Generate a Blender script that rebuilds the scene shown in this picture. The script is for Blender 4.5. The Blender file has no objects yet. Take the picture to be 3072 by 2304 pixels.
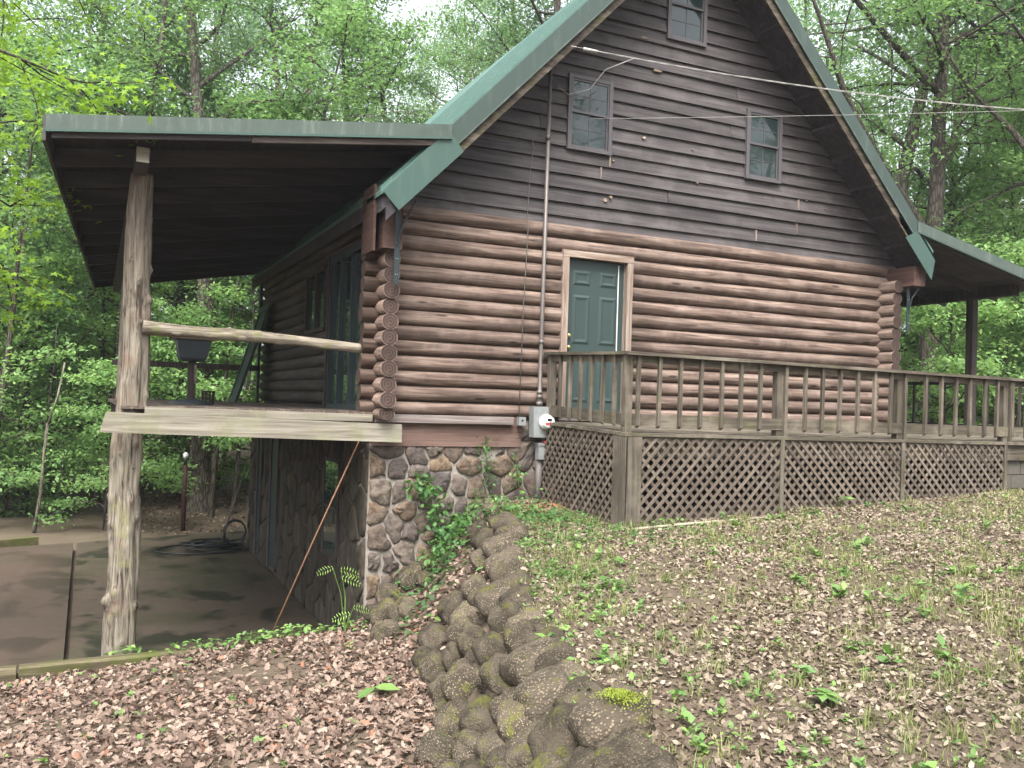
import bpy, math, random
import numpy as np
from mathutils import Vector, Matrix, noise as mnoise

random.seed(7)
rng = np.random.default_rng(7)
sc = bpy.context.scene
COL = sc.collection

# ------------------------------------------------------------------ camera
CAM = np.array([-3.45, -10.79, 0.186])
YAW, PIT, ROL = math.radians(25.176), math.radians(1.192), math.radians(1.856)
_f = np.array([math.sin(YAW) * math.cos(PIT), math.cos(YAW) * math.cos(PIT), math.sin(PIT)])
_r = np.array([math.cos(YAW), -math.sin(YAW), 0.0])
_u = np.cross(_r, _f)
R2 = math.cos(ROL) * _r + math.sin(ROL) * _u
U2 = -math.sin(ROL) * _r + math.cos(ROL) * _u
cam_d = bpy.data.cameras.new('camera')
cam_d.sensor_width = 36.0
cam_d.lens = 36.0 * 2687.8 / 3072.0
cam_d.clip_start = 0.05
cam_d.clip_end = 600.0
cam = bpy.data.objects.new('camera', cam_d)
COL.objects.link(cam)
cam.matrix_world = Matrix(((R2[0], U2[0], -_f[0], CAM[0]), (R2[1], U2[1], -_f[1], CAM[1]),
                           (R2[2], U2[2], -_f[2], CAM[2]), (0, 0, 0, 1)))
sc.camera = cam

# ------------------------------------------------------------------ sky, sun, exposure
SUN_EL, SUN_AZ = math.radians(58), math.radians(-150)
w = bpy.data.worlds.new('World')
sc.world = w
w.use_nodes = True
wn = w.node_tree
wn.nodes.clear()
sky = wn.nodes.new('ShaderNodeTexSky')
sky.sky_type = 'NISHITA'
sky.sun_disc = False
sky.sun_elevation = SUN_EL
sky.sun_rotation = SUN_AZ
sky.dust_density = 6.0
sky.air_density = 1.0
sky.ozone_density = 1.0
hs = wn.nodes.new('ShaderNodeHueSaturation')
hs.inputs['Saturation'].default_value = 0.30
bg = wn.nodes.new('ShaderNodeBackground')
bg.inputs['Strength'].default_value = 0.15
wo = wn.nodes.new('ShaderNodeOutputWorld')
wn.links.new(sky.outputs[0], hs.inputs['Color'])
wn.links.new(hs.outputs[0], bg.inputs['Color'])
wn.links.new(bg.outputs[0], wo.inputs['Surface'])
sun_d = bpy.data.lights.new('sun', 'SUN')
sun_d.energy = 1.3
sun_d.angle = math.radians(30)
sun_d.color = (1.0, 0.97, 0.92)
sun = bpy.data.objects.new('sun', sun_d)
COL.objects.link(sun)
_s = Vector((math.sin(SUN_AZ) * math.cos(SUN_EL), math.cos(SUN_AZ) * math.cos(SUN_EL), math.sin(SUN_EL)))
sun.rotation_euler = (-_s).to_track_quat('-Z', 'Y').to_euler()
sun.location = _s * 40
vs = sc.view_settings
vs.view_transform = 'Standard'
vs.look = 'None'
vs.gamma = 1.0
vs.use_curve_mapping = False
vs.exposure = 1.85
try:
    sc.cycles.use_denoising = True
    sc.cycles.max_bounces = 6
    sc.cycles.diffuse_bounces = 3
    sc.cycles.glossy_bounces = 3
    sc.cycles.transmission_bounces = 4
    sc.cycles.transparent_max_bounces = 4
    sc.cycles.caustics_reflective = False
    sc.cycles.caustics_refractive = False
except Exception:
    pass


# ------------------------------------------------------------------ object helpers
def fastmesh(name, V, F, mats, smooth=False, mi=None):
    """V (n,3) array, F (m,k) array of equal-length faces."""
    V = np.asarray(V, np.float32)
    F = np.asarray(F, np.int32)
    me = bpy.data.meshes.new(name)
    n, m, k = len(V), len(F), F.shape[1]
    me.vertices.add(n)
    me.vertices.foreach_set('co', V.ravel())
    me.loops.add(m * k)
    me.loops.foreach_set('vertex_index', F.ravel())
    me.polygons.add(m)
    me.polygons.foreach_set('loop_start', np.arange(0, m * k, k, dtype=np.int32))
    me.polygons.foreach_set('loop_total', np.full(m, k, np.int32))
    if smooth:
        me.polygons.foreach_set('use_smooth', np.ones(m, bool))
    for mt in (mats if isinstance(mats, (list, tuple)) else [mats]):
        me.materials.append(mt)
    if mi is not None:
        me.polygons.foreach_set('material_index', np.asarray(mi, np.int32))
    me.update(calc_edges=True)
    me.validate()
    return me


def pymesh(name, V, F, mats, smooth=False, mi=None):
    me = bpy.data.meshes.new(name)
    me.from_pydata([tuple(map(float, v)) for v in V], [], [tuple(f) for f in F])
    for mt in (mats if isinstance(mats, (list, tuple)) else [mats]):
        me.materials.append(mt)
    if smooth:
        me.polygons.foreach_set('use_smooth', np.ones(len(me.polygons), bool))
    if mi is not None:
        me.polygons.foreach_set('material_index', np.asarray(mi, np.int32))
    me.update()
    return me


def wloc(o):
    p = Vector((0, 0, 0))
    while o is not None:
        p += o.location
        o = o.parent
    return p


def obj(name, me, parent=None, loc=(0, 0, 0)):
    o = bpy.data.objects.new(name, me)
    COL.objects.link(o)
    o.location = Vector(loc)
    if parent is not None:
        o.parent = parent
        o.location = Vector(loc) - wloc(parent)
    return o


def tag(o, label, cat, group=None):
    o['label'] = label
    o['category'] = cat
    if group:
        o['group'] = group
    return o


def thing(name, label, cat, loc=(0, 0, 0), group=None):
    o = bpy.data.objects.new(name, None)
    COL.objects.link(o)
    o.location = loc
    o.empty_display_size = 0.2
    return tag(o, label, cat, group)


def struct(o, kind='structure'):
    o['kind'] = kind
    return o


class MB:
    def __init__(self):
        self.v, self.f, self.mi = [], [], []

    def add(self, V, F, m=0):
        b = len(self.v)
        self.v += [tuple(p) for p in V]
        for f in F:
            self.f.append(tuple(i + b for i in f))
            self.mi.append(m)
        return self

    def box(self, x0, x1, y0, y1, z0, z1, m=0):
        V = [(x0, y0, z0), (x1, y0, z0), (x1, y1, z0), (x0, y1, z0), (x0, y0, z1), (x1, y0, z1), (x1, y1, z1), (x0, y1, z1)]
        return self.add(V, HEX, m)

    def hexa(self, V, m=0):
        return self.add(V, HEX, m)

    def prism(self, poly, d, m=0):
        """poly: list of 3D points (planar), extruded by vector d."""
        n = len(poly)
        V = [Vector(p) for p in poly] + [Vector(p) + Vector(d) for p in poly]
        F = [tuple(range(n)), tuple(range(2 * n - 1, n - 1, -1))]
        for i in range(n):
            j = (i + 1) % n
            F.append((j, i, n + i, n + j))
        return self.add(V, F, m)

    def tube(self, P, R, n=8, m=0, cap=True):
        V, F = tube_arrays(P, R, n)
        self.add(V, F, m)
        if cap:
            b = len(self.v) - len(V)
            self.f.append(tuple(b + i for i in range(n - 1, -1, -1)))
            self.mi.append(m)
            e = b + len(V) - n
            self.f.append(tuple(e + i for i in range(n)))
            self.mi.append(m)
        return self

    def mesh(self, name, mats, smooth=False):
        return pymesh(name, self.v, self.f, mats, smooth, self.mi if isinstance(mats, (list, tuple)) and len(mats) > 1 else None)

    def build(self, name, mats, parent=None, smooth=False):
        return obj(name, self.mesh(name, mats, smooth), parent)


HEX = [(0, 3, 2, 1), (4, 5, 6, 7), (0, 1, 5, 4), (1, 2, 6, 5), (2, 3, 7, 6), (3, 0, 4, 7)]


def tube_arrays(P, R, n):
    P = np.asarray(P, float)
    N = len(P)
    R = np.broadcast_to(np.asarray(R, float), (N,))
    T = np.gradient(P, axis=0) if N > 2 else np.array([P[1] - P[0]] * 2)
    T /= np.linalg.norm(T, axis=1)[:, None] + 1e-9
    ref = np.array([0.13, 0.27, 1.0]) if abs(T[0, 2]) < 0.8 else np.array([1.0, 0.21, 0.1])
    A = np.cross(T, ref)
    A /= np.linalg.norm(A, axis=1)[:, None] + 1e-9
    B = np.cross(T, A)
    a = np.arange(n) * 2 * math.pi / n
    V = P[:, None, :] + R[:, None, None] * (np.cos(a)[None, :, None] * A[:, None, :] + np.sin(a)[None, :, None] * B[:, None, :])
    F = []
    for i in range(N - 1):
        for j in range(n):
            k = (j + 1) % n
            F.append((i * n + j, i * n + k, (i + 1) * n + k, (i + 1) * n + j))
    return V.reshape(-1, 3), F


def boxo(name, x0, x1, y0, y1, z0, z1, mat, parent=None):
    return MB().box(x0, x1, y0, y1, z0, z1).build(name, mat, parent)


# ------------------------------------------------------------------ material helpers
class NT:
    def __init__(self, name):
        self.m = bpy.data.materials.new(name)
        self.m.use_nodes = True
        self.t = self.m.node_tree
        self.t.nodes.clear()
        self.out = self.t.nodes.new('ShaderNodeOutputMaterial')

    def n(self, typ, ins=None, **props):
        nd = self.t.nodes.new('ShaderNode' + typ)
        for k, v in props.items():
            setattr(nd, k, v)
        for k, v in (ins or {}).items():
            s = nd.inputs[k]
            if hasattr(v, 'is_output') or isinstance(v, bpy.types.NodeSocket):
                self.t.links.new(v, s)
            else:
                if isinstance(v, tuple) and s.type == 'RGBA' and len(v) == 3:
                    v = v + (1,)
                s.default_value = v
        return nd

    def math(self, op, a, b=0.0, c=None, clamp=False):
        ins = {0: a, 1: b}
        if c is not None:
            ins[2] = c
        return self.n('Math', ins, operation=op, use_clamp=clamp).outputs[0]

    def mix(self, fac, a, b, bt='MIX'):
        nd = self.n('Mix', None, data_type='RGBA', blend_type=bt, clamp_factor=True)
        for k, v in ((0, fac), (6, a), (7, b)):
            s = nd.inputs[k]
            if isinstance(v, bpy.types.NodeSocket):
                self.t.links.new(v, s)
            else:
                s.default_value = v + (1,) if isinstance(v, tuple) and len(v) == 3 else v
        return nd.outputs[2]

    def ramp(self, fac, stops, interp='LINEAR'):
        nd = self.n('ValToRGB', {0: fac})
        r = nd.color_ramp
        r.interpolation = interp
        while len(r.elements) > 1:
            r.elements.remove(r.elements[0])
        r.elements[0].position = stops[0][0]
        r.elements[0].color = tuple(stops[0][1]) + (1,)
        for p, c in stops[1:]:
            e = r.elements.new(p)
            e.color = tuple(c) + (1,)
        return nd.outputs[0]

    def sstep(self, v, a, b):
        return self.n('MapRange', {0: v, 1: a, 2: b, 3: 0.0, 4: 1.0}, interpolation_type='SMOOTHSTEP').outputs[0]

    def noise(self, vec, scale, detail=4, rough=0.55, dist=0.0):
        return self.n('TexNoise', {'Vector': vec, 'Scale': scale, 'Detail': detail, 'Roughness': rough, 'Distortion': dist}).outputs[0]

    def vor(self, vec, scale, feature='F1', rnd=1.0):
        return self.n('TexVoronoi', {'Vector': vec, 'Scale': scale, 'Randomness': rnd}, feature=feature)

    def vmul(self, v, s):
        return self.n('VectorMath', {0: v, 1: s}, operation='MULTIPLY').outputs[0]

    def objvec(self, k=1.0):
        """object coordinates moved by a random amount for each object"""
        tc = self.n('TexCoord').outputs['Object']
        rnd = self.n('ObjectInfo').outputs['Random']
        off = self.n('CombineXYZ', {0: self.math('MULTIPLY', rnd, 53.0 * k), 1: self.math('MULTIPLY', rnd, 31.7 * k), 2: self.math('MULTIPLY', rnd, 17.3 * k)}).outputs[0]
        return self.n('VectorMath', {0: tc, 1: off}, operation='ADD').outputs[0], rnd

    def bsdf(self, col, rough=0.7, bump=None, bstr=0.3, bdist=0.01, spec=0.3, metal=0.0, **kw):
        ins = {'Base Color': col, 'Roughness': rough, 'Specular IOR Level': spec, 'Metallic': metal}
        ins.update(kw)
        p = self.n('BsdfPrincipled', ins)
        if bump is not None:
            b = self.n('Bump', {'Height': bump, 'Strength': bstr, 'Distance': bdist})
            self.t.links.new(b.outputs[0], p.inputs['Normal'])
        return p.outputs[0]

    def done(self, sh):
        self.t.links.new(sh, self.out.inputs['Surface'])
        return self.m


def hsv(t, col, v):
    return t.n('HueSaturation', {'Color': col, 'Value': v}).outputs[0]


def wood(name, dark, mid, light, axis=0, along=1.3, across=26.0, rough=0.8, weather=None, wamt=0.5, moss=0.0, knots=0.6, var=0.35, bump=0.35, cracks=False):
    t = NT(name)
    v, rnd = t.objvec()
    s = [across] * 3
    s[axis] = along
    g = t.noise(t.vmul(v, tuple(s)), 1.0, 5, 0.62, 0.6)
    s2 = [7.0] * 3
    s2[axis] = 0.9
    bl = t.noise(t.vmul(v, tuple(s2)), 1.0, 4, 0.6, 0.3)
    col = t.ramp(g, [(0.36, dark), (0.5, mid), (0.63, light)])
    col = t.mix(t.math('MULTIPLY', t.sstep(bl, 0.62, 0.36), 0.6), col, dark)
    if weather:
        wv = t.noise(v, 1.7, 5, 0.65)
        col = t.mix(t.math('MULTIPLY', t.sstep(wv, 0.45, 0.68), wamt), col, weather)
    if knots:
        sk = [5.0] * 3
        sk[axis] = 1.1
        k = t.vor(t.vmul(v, tuple(sk)), 1.0).outputs['Distance']
        col = t.mix(t.math('MULTIPLY', t.sstep(k, 0.13, 0.05), knots), col, tuple(c * 0.35 for c in dark))
    if cracks:
        sc_ = [across * 1.6] * 3
        sc_[axis] = 0.7
        ck = t.noise(t.vmul(v, tuple(sc_)), 1.0, 2, 0.5, 1.5)
        col = t.mix(t.math('MULTIPLY', t.sstep(ck, 0.34, 0.27), 0.75), col, tuple(c * 0.25 for c in dark))
    if moss:
        mv = t.noise(v, 2.6, 5, 0.7)
        col = t.mix(t.math('MULTIPLY', t.sstep(mv, 0.5 - 0.06 * (moss > 0.8), 0.68 - 0.06 * (moss > 0.8)), moss), col, (0.13, 0.145, 0.04) if moss < 0.8 else (0.055, 0.068, 0.012))
    col = hsv(t, col, t.math('MULTIPLY_ADD', rnd, var, 1.0 - var / 2))
    return t.done(t.bsdf(col, rough, g, bump, 0.006, 0.25))


def plain(name, col, rough=0.5, metal=0.0, spec=0.4, nz=0.12, scale=9.0):
    t = NT(name)
    v, rnd = t.objvec()
    n = t.noise(v, scale, 4, 0.6)
    c = t.mix(n, tuple(x * (1 - nz) for x in col), tuple(min(1, x * (1 + nz)) for x in col))
    return t.done(t.bsdf(c, rough, n, 0.08, 0.004, spec, metal))


def leafmat(name, stops, trans=0.4, tcol=(0.22, 0.36, 0.05), rough=0.45, ovar=0.3):
    t = NT(name)
    isl = t.n('NewGeometry').outputs['Random Per Island']
    rnd = t.n('ObjectInfo').outputs['Random']
    pos = t.n('NewGeometry').outputs['Position']
    cl = t.noise(pos, 0.55, 3, 0.6)
    f = t.math('ADD', t.math('MULTIPLY', isl, 0.6), t.math('MULTIPLY', t.sstep(cl, 0.3, 0.7), 0.4))
    c = t.ramp(f, stops)
    c = hsv(t, c, t.math('MULTIPLY_ADD', rnd, ovar, 1.0 - ovar / 2))
    p = t.bsdf(c, rough, spec=0.25)
    tr = t.n('BsdfTranslucent', {'Color': t.mix(0.55, c, tcol)}).outputs[0]
    return t.done(t.n('MixShader', {0: trans, 1: p, 2: tr}).outputs[0])


def bark(name, dark, light, moss=0.25):
    t = NT(name)
    v, rnd = t.objvec()
    vv = t.vmul(v, (16, 16, 3.2))
    e = t.vor(vv, 1.0, 'DISTANCE_TO_EDGE').outputs['Distance']
    n = t.noise(v, 3.0, 5, 0.65)
    c = t.mix(t.sstep(e, 0.02, 0.25), dark, light)
    c = t.mix(t.math('MULTIPLY', t.sstep(n, 0.5, 0.72), moss), c, (0.12, 0.16, 0.07))
    c = hsv(t, c, t.math('MULTIPLY_ADD', rnd, 0.5, 0.75))
    return t.done(t.bsdf(c, 0.9, e, 0.6, 0.03, 0.15))


def metal_paint(name, col, streak=(0.25, 0.36, 0.31), amt=0.45, rough=0.45):
    t = NT(name)
    v, rnd = t.objvec()
    a = t.noise(t.vmul(v, (9, 9, 1.4)), 1.0, 5, 0.7)
    b = t.noise(v, 2.2, 5, 0.65)
    c = t.mix(t.math('MULTIPLY', t.sstep(a, 0.48, 0.75), amt), col, streak)
    c = t.mix(t.math('MULTIPLY', t.sstep(b, 0.52, 0.78), 0.5), c, tuple(x * 0.45 for x in col))
    return t.done(t.bsdf(c, rough, a, 0.06, 0.004, 0.4))


# ------------------------------------------------------------------ materials
M = {}
LOGC = ((0.062, 0.042, 0.034), (0.150, 0.104, 0.083), (0.255, 0.190, 0.155))
LOG_SHADE = ((0.030, 0.025, 0.020), (0.055, 0.046, 0.038), (0.085, 0.072, 0.060))  # deep porch shade painted into the colour of the left wall logs
M['log_x'] = wood('log_wood_x', *LOGC, axis=0, along=1.1, across=20, weather=(0.27, 0.205, 0.175), wamt=0.4, knots=0.85, var=0.3, cracks=True)
M['log_y_shade'] = wood('porch_shade_log_y', *LOG_SHADE, axis=1, along=1.1, across=20, knots=0.5, var=0.3)
M['log_y'] = wood('log_wood_y', *LOGC, axis=1, along=1.1, across=20, weather=(0.24, 0.17, 0.135), wamt=0.5, knots=0.7, var=0.3, cracks=True)
SID = ((0.040, 0.035, 0.036), (0.064, 0.056, 0.057), (0.092, 0.082, 0.082))
M['siding'] = wood('siding_wood', *SID, axis=0, along=0.8, across=30, weather=(0.115, 0.103, 0.102), wamt=0.45, knots=0.45, var=0.3, rough=0.65)
M['soffit'] = wood('soffit_wood', (0.0309, 0.0282, 0.0309), (0.0491, 0.0437, 0.0482), (0.0728, 0.0637, 0.0664), axis=0, along=1.0, across=18, knots=0.4)
M['rafter'] = wood('rafter_wood', (0.0540, 0.0490, 0.0518), (0.0662, 0.0605, 0.0634), (0.0806, 0.0734, 0.0763), axis=0, along=0.7, across=12, knots=0.3, var=0.35)
M['roof_boards'] = wood('roof_boards', (0.018, 0.016, 0.018), (0.026, 0.023, 0.026), (0.036, 0.032, 0.035), axis=1, along=0.7, across=12, knots=0.0)  # near-black: shading between the rafters is put into the board colour
DK = ((0.0507, 0.0413, 0.0320), (0.0920, 0.0780, 0.0601), (0.1443, 0.1248, 0.0975))
M['deck_x'] = wood('deck_wood_x', *DK, axis=0, along=1.2, across=30, weather=(0.27, 0.235, 0.185), wamt=0.45, moss=0.25, knots=0.4)
M['deck_y'] = wood('deck_wood_y', *DK, axis=1, along=1.2, across=30, weather=(0.27, 0.235, 0.185), wamt=0.45, moss=0.2, knots=0.4)
M['deck_z'] = wood('deck_wood_z', *DK, axis=2, along=1.2, across=34, weather=(0.22, 0.19, 0.155), wamt=0.45, moss=0.15, knots=0.35)
M['lattice'] = wood('lattice_wood', (0.0697, 0.0541, 0.0426), (0.1230, 0.0984, 0.0779), (0.1763, 0.1443, 0.1164), axis=0, along=1.5, across=50, weather=(0.1640, 0.1394, 0.1148), wamt=0.4, knots=0.1, var=0.45)
M['beam_pale'] = wood('pale_beam_wood', (0.15, 0.13, 0.105), (0.26, 0.235, 0.19), (0.36, 0.335, 0.28), axis=0, along=0.8, across=24, weather=(0.24, 0.25, 0.15), wamt=0.6, moss=0.3, knots=0.6, var=0.12)
M['sill'] = wood('grey_sill_wood', (0.1050, 0.0825, 0.0750), (0.1800, 0.1500, 0.1387), (0.2550, 0.2213, 0.2063), axis=0, along=1.0, across=26, knots=0.7)
M['rim'] = wood('red_rim_wood', (0.075, 0.045, 0.036), (0.12, 0.075, 0.062), (0.165, 0.108, 0.09), axis=0, along=0.8, across=22, knots=0.2, weather=(0.17, 0.125, 0.105), wamt=0.4)
M['trim'] = wood('door_trim_wood', (0.1500, 0.1050, 0.0788), (0.2700, 0.2100, 0.1725), (0.3750, 0.3225, 0.2775), axis=2, along=1.3, across=32, knots=0.35)
M['trim_x'] = wood('head_trim_wood', (0.1500, 0.1050, 0.0788), (0.2550, 0.1950, 0.1575), (0.3525, 0.3000, 0.2550), axis=0, along=1.3, across=32, knots=0.35)
M['plate'] = wood('plate_wood', (0.0550, 0.0303, 0.0248), (0.0825, 0.0468, 0.0385), (0.1100, 0.0660, 0.0523), axis=1, along=1.0, across=20, knots=0.3)
M['rake_wood'] = wood('rake_wood', (0.0292, 0.0215, 0.0175), (0.0663, 0.0527, 0.0410), (0.1404, 0.1170, 0.0897), axis=0, along=3.0, across=12, knots=0.2, moss=0.3)
M['timber'] = wood('timber_wood', (0.0447, 0.0357, 0.0210), (0.0892, 0.0735, 0.0447), (0.1417, 0.1182, 0.0735), axis=0, along=1.0, across=20, moss=0.85, knots=0.2)
M['dark_wood'] = wood('dark_stained_wood', (0.0282, 0.0230, 0.0205), (0.0486, 0.0397, 0.0358), (0.0742, 0.0614, 0.0550), axis=2, along=1.0, across=24, knots=0.2)
M['balcony'] = wood('balcony_boards', (0.06, 0.044, 0.036), (0.10, 0.078, 0.064), (0.15, 0.12, 0.098), axis=1, along=0.8, across=24, knots=0.2)
M['green_metal'] = metal_paint('green_metal', (0.036, 0.056, 0.048), streak=(0.085, 0.115, 0.10))
M['green_old'] = metal_paint('weathered_green_metal', (0.058, 0.080, 0.067), streak=(0.15, 0.175, 0.152), amt=0.7)
M['roof_green'] = metal_paint('roof_panel_green', (0.0630, 0.1230, 0.1050), streak=(0.1500, 0.2250, 0.1950), amt=0.5, rough=0.65)
M['green_clean'] = metal_paint('clean_green_metal', (0.042, 0.080, 0.068), streak=(0.08, 0.125, 0.108), amt=0.35)
M['dark_metal'] = plain('dark_metal', (0.018, 0.028, 0.032), 0.45)
M['grey_metal'] = plain('galvanised_metal', (0.2700, 0.2850, 0.2850), 0.5, 0.3, nz=0.3)
M['pipe'] = plain('conduit_metal', (0.1350, 0.1200, 0.1100), 0.5, 0.4, nz=0.3)
M['wire'] = plain('cable', (0.3250, 0.3185, 0.2990), 0.5)
M['dark_wire'] = plain('dark_cable', (0.10, 0.09, 0.085), 0.6)
M['white_plastic'] = plain('white_plastic', (0.72, 0.72, 0.70), 0.4, nz=0.05)
M['pvc'] = plain('pale_pole', (0.2940, 0.2520, 0.1890), 0.6, nz=0.2)
M['red'] = plain('red_label', (0.55, 0.03, 0.03), 0.5, nz=0.05)
M['black'] = plain('black', (0.012, 0.012, 0.013), 0.35, nz=0.05)
M['hose'] = plain('black_hose', (0.014, 0.015, 0.018), 0.4)
M['brass'] = plain('brass', (0.70, 0.55, 0.22), 0.25, 0.9)
M['door'] = plain('green_door_paint', (0.030, 0.049, 0.047), 0.42, nz=0.08, scale=3)
M['win_frame'] = plain('window_frame', (0.082, 0.075, 0.080), 0.5)
M['rust'] = plain('rusty_rod', (0.17, 0.085, 0.045), 0.8, nz=0.5, scale=20)
M['red_pole'] = plain('red_brown_pole', (0.0450, 0.0150, 0.0108), 0.7)
M['tub'] = plain('dark_tub', (0.03, 0.038, 0.045), 0.6, nz=0.3)
M['block'] = plain('concrete_block', (0.085, 0.078, 0.065), 0.9, nz=0.35)
M['foil'] = plain('moss_clump', (0.17, 0.21, 0.025), 0.9, nz=0.4, scale=60)


def make_special():
    t = NT('window_glass')
    M['glass'] = t.done(t.bsdf((0.022, 0.034, 0.034), 0.02, spec=0.5, **{'IOR': 1.6}))
    # end grain of logs: rings round the log's own axis (object origin lies on it)
    for key, ax in (('end_y', (1, 0, 1)), ('end_x', (0, 1, 1))):
        t = NT('log_end_grain_' + key)
        tc = t.n('TexCoord').outputs['Object']
        rnd = t.n('ObjectInfo').outputs['Random']
        d = t.n('VectorMath', {0: t.vmul(tc, ax)}, operation='LENGTH').outputs['Value']
        nz = t.noise(tc, 14.0, 4, 0.6)
        ring = t.math('SINE', t.math('ADD', t.math('MULTIPLY', d, 170.0), t.math('MULTIPLY', nz, 7.0)))
        c = t.mix(t.math('MULTIPLY_ADD', ring, 0.35, 0.5), (0.026, 0.017, 0.015), (0.080, 0.055, 0.046))
        c = t.mix(t.math('MULTIPLY', t.sstep(d, 0.092, 0.104), t.sstep(nz, 0.4, 0.6)), c, (0.28, 0.215, 0.175))
        c = t.mix(t.math('MULTIPLY', t.sstep(nz, 0.52, 0.7), 0.5), c, (0.10, 0.065, 0.052))
        c = hsv(t, c, t.math('MULTIPLY_ADD', rnd, 0.4, 0.8))
        M[key] = t.done(t.bsdf(c, 0.85, nz, 0.3, 0.006, 0.2))
    # field stones
    t = NT('field_stone')
    v, rnd = t.objvec()
    n = t.noise(v, 9.0, 6, 0.65)
    n2 = t.noise(v, 3.5, 4, 0.6)
    base = t.ramp(rnd, [(0.0, (0.075, 0.064, 0.062)), (0.22, (0.12, 0.095, 0.076)), (0.4, (0.165, 0.118, 0.078)), (0.55, (0.09, 0.074, 0.07)), (0.7, (0.16, 0.13, 0.105)), (0.85, (0.11, 0.09, 0.077)), (1.0, (0.20, 0.14, 0.088))])
    c = t.mix(t.math('MULTIPLY', t.sstep(n2, 0.56, 0.70), 0.55), base, (0.21, 0.125, 0.06))
    c = t.mix(t.math('MULTIPLY', t.sstep(n, 0.55, 0.38), 0.65), c, (0.045, 0.036, 0.033))
    c = t.mix(t.math('MULTIPLY', t.sstep(n, 0.62, 0.75), 0.5), c, (0.30, 0.25, 0.20))
    M['stone'] = t.done(t.bsdf(c, 0.85, n, 1.0, 0.035, 0.25))
    t = NT('mortar')
    v = t.n('TexCoord').outputs['Object']
    n = t.noise(v, 22.0, 5, 0.7)
    n2 = t.noise(v, 1.6, 4, 0.6)
    c = t.mix(n, (0.19, 0.17, 0.148), (0.34, 0.31, 0.275))
    c = t.mix(t.math('MULTIPLY', t.sstep(n2, 0.48, 0.68), 0.6), c, (0.16, 0.125, 0.085))
    M['mortar'] = t.done(t.bsdf(c, 0.95, n, 0.6, 0.015, 0.15))
    # basement side wall: rough mortar-smeared stone
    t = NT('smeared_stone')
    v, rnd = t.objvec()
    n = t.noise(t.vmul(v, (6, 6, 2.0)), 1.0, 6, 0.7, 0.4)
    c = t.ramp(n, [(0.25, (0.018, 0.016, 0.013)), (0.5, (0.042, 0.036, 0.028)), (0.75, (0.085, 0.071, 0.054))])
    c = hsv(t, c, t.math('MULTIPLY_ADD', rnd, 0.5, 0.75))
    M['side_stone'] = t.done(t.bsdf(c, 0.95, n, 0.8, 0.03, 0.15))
    # patio slab
    t = NT('patio_concrete')
    v = t.n('TexCoord').outputs['Object']
    n = t.noise(v, 14.0, 6, 0.7)
    a = t.noise(t.vmul(v, (0.45, 0.9, 1)), 1.0, 4, 0.55, 0.5)
    b = t.noise(t.vmul(v, (0.9, 0.6, 1)), 1.3, 4, 0.6, 0.3)
    c = t.mix(n, (0.055, 0.041, 0.031), (0.088, 0.067, 0.052))
    c = t.mix(t.math('MULTIPLY', t.sstep(a, 0.44, 0.62), 0.8), c, (0.046, 0.043, 0.026))
    c = t.mix(t.math('MULTIPLY', t.sstep(b, 0.50, 0.60), 0.9), c, (0.017, 0.018, 0.012))
    sx = t.n('SeparateXYZ', {0: v}).outputs[0]
    c = t.mix(t.math('MULTIPLY', t.sstep(sx, -3.2, -4.2), 0.55), c, (0.068, 0.045, 0.037))
    rg = t.math('MULTIPLY_ADD', b, -0.5, 0.85)
    M['slab'] = t.done(t.bsdf(c, rg, n, 0.15, 0.006, 0.2))
    # concrete bags
    t = NT('bag_concrete')
    v, rnd = t.objvec()
    n = t.noise(v, 6.0, 6, 0.7)
    fine = t.vor(v, 62.0).outputs['Distance']
    pick = t.n('TexWhiteNoise', {'Vector': t.vor(v, 62.0).outputs['Color']}).outputs[0]
    up = t.n('SeparateXYZ', {0: t.n('NewGeometry').outputs['Normal']}).outputs[2]
    c = t.mix(n, (0.026, 0.022, 0.016), (0.066, 0.055, 0.040))
    c = t.mix(t.math('MULTIPLY', t.sstep(t.noise(v, 3.0, 4, 0.6), 0.42, 0.6), 0.7), c, (0.088, 0.072, 0.054))
    grit = t.math('MULTIPLY', t.sstep(fine, 0.46, 0.26), t.sstep(pick, 0.35, 0.5))
    gm = t.math('MULTIPLY', grit, t.math('ADD', t.math('MULTIPLY', t.sstep(t.noise(v, 4.0, 3, 0.5), 0.40, 0.55), 0.6), t.math('MULTIPLY', t.sstep(rnd, 0.45, 0.6), 0.5), clamp=True))
    c = t.mix(t.math('MULTIPLY', gm, 0.85), c, (0.22, 0.178, 0.128))
    mz = t.math('MULTIPLY', t.sstep(t.noise(v, 5.0, 5, 0.7), 0.53, 0.66), t.sstep(up, 0.0, 0.5))
    c = t.mix(t.math('MULTIPLY', mz, 0.65), c, (0.095, 0.10, 0.018))
    c = hsv(t, c, t.math('MULTIPLY_ADD', rnd, 0.4, 0.8))
    h = t.math('ADD', n, t.math('MULTIPLY', fine, -0.45))
    M['bag'] = t.done(t.bsdf(c, 0.95, h, 0.8, 0.02, 0.15))
    # cedar post
    t = NT('peeled_cedar')
    v = t.n('TexCoord').outputs['Object']
    g = t.noise(t.vmul(v, (30, 30, 2.0)), 1.0, 6, 0.65, 0.8)
    b = t.noise(v, 2.4, 5, 0.65)
    z = t.n('SeparateXYZ', {0: v}).outputs[2]
    c = t.ramp(g, [(0.36, (0.035, 0.028, 0.022)), (0.46, (0.125, 0.106, 0.083)), (0.64, (0.255, 0.228, 0.182))])
    c = t.mix(t.math('MULTIPLY', t.sstep(b, 0.54, 0.7), 0.5), c, (0.19, 0.115, 0.085))
    c = t.mix(t.math('MULTIPLY', t.sstep(t.noise(v, 3.4, 4, 0.6), 0.52, 0.7), t.math('MULTIPLY', t.sstep(z, 0.6, -1.8), 0.6)), c, (0.23, 0.23, 0.10))
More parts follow.
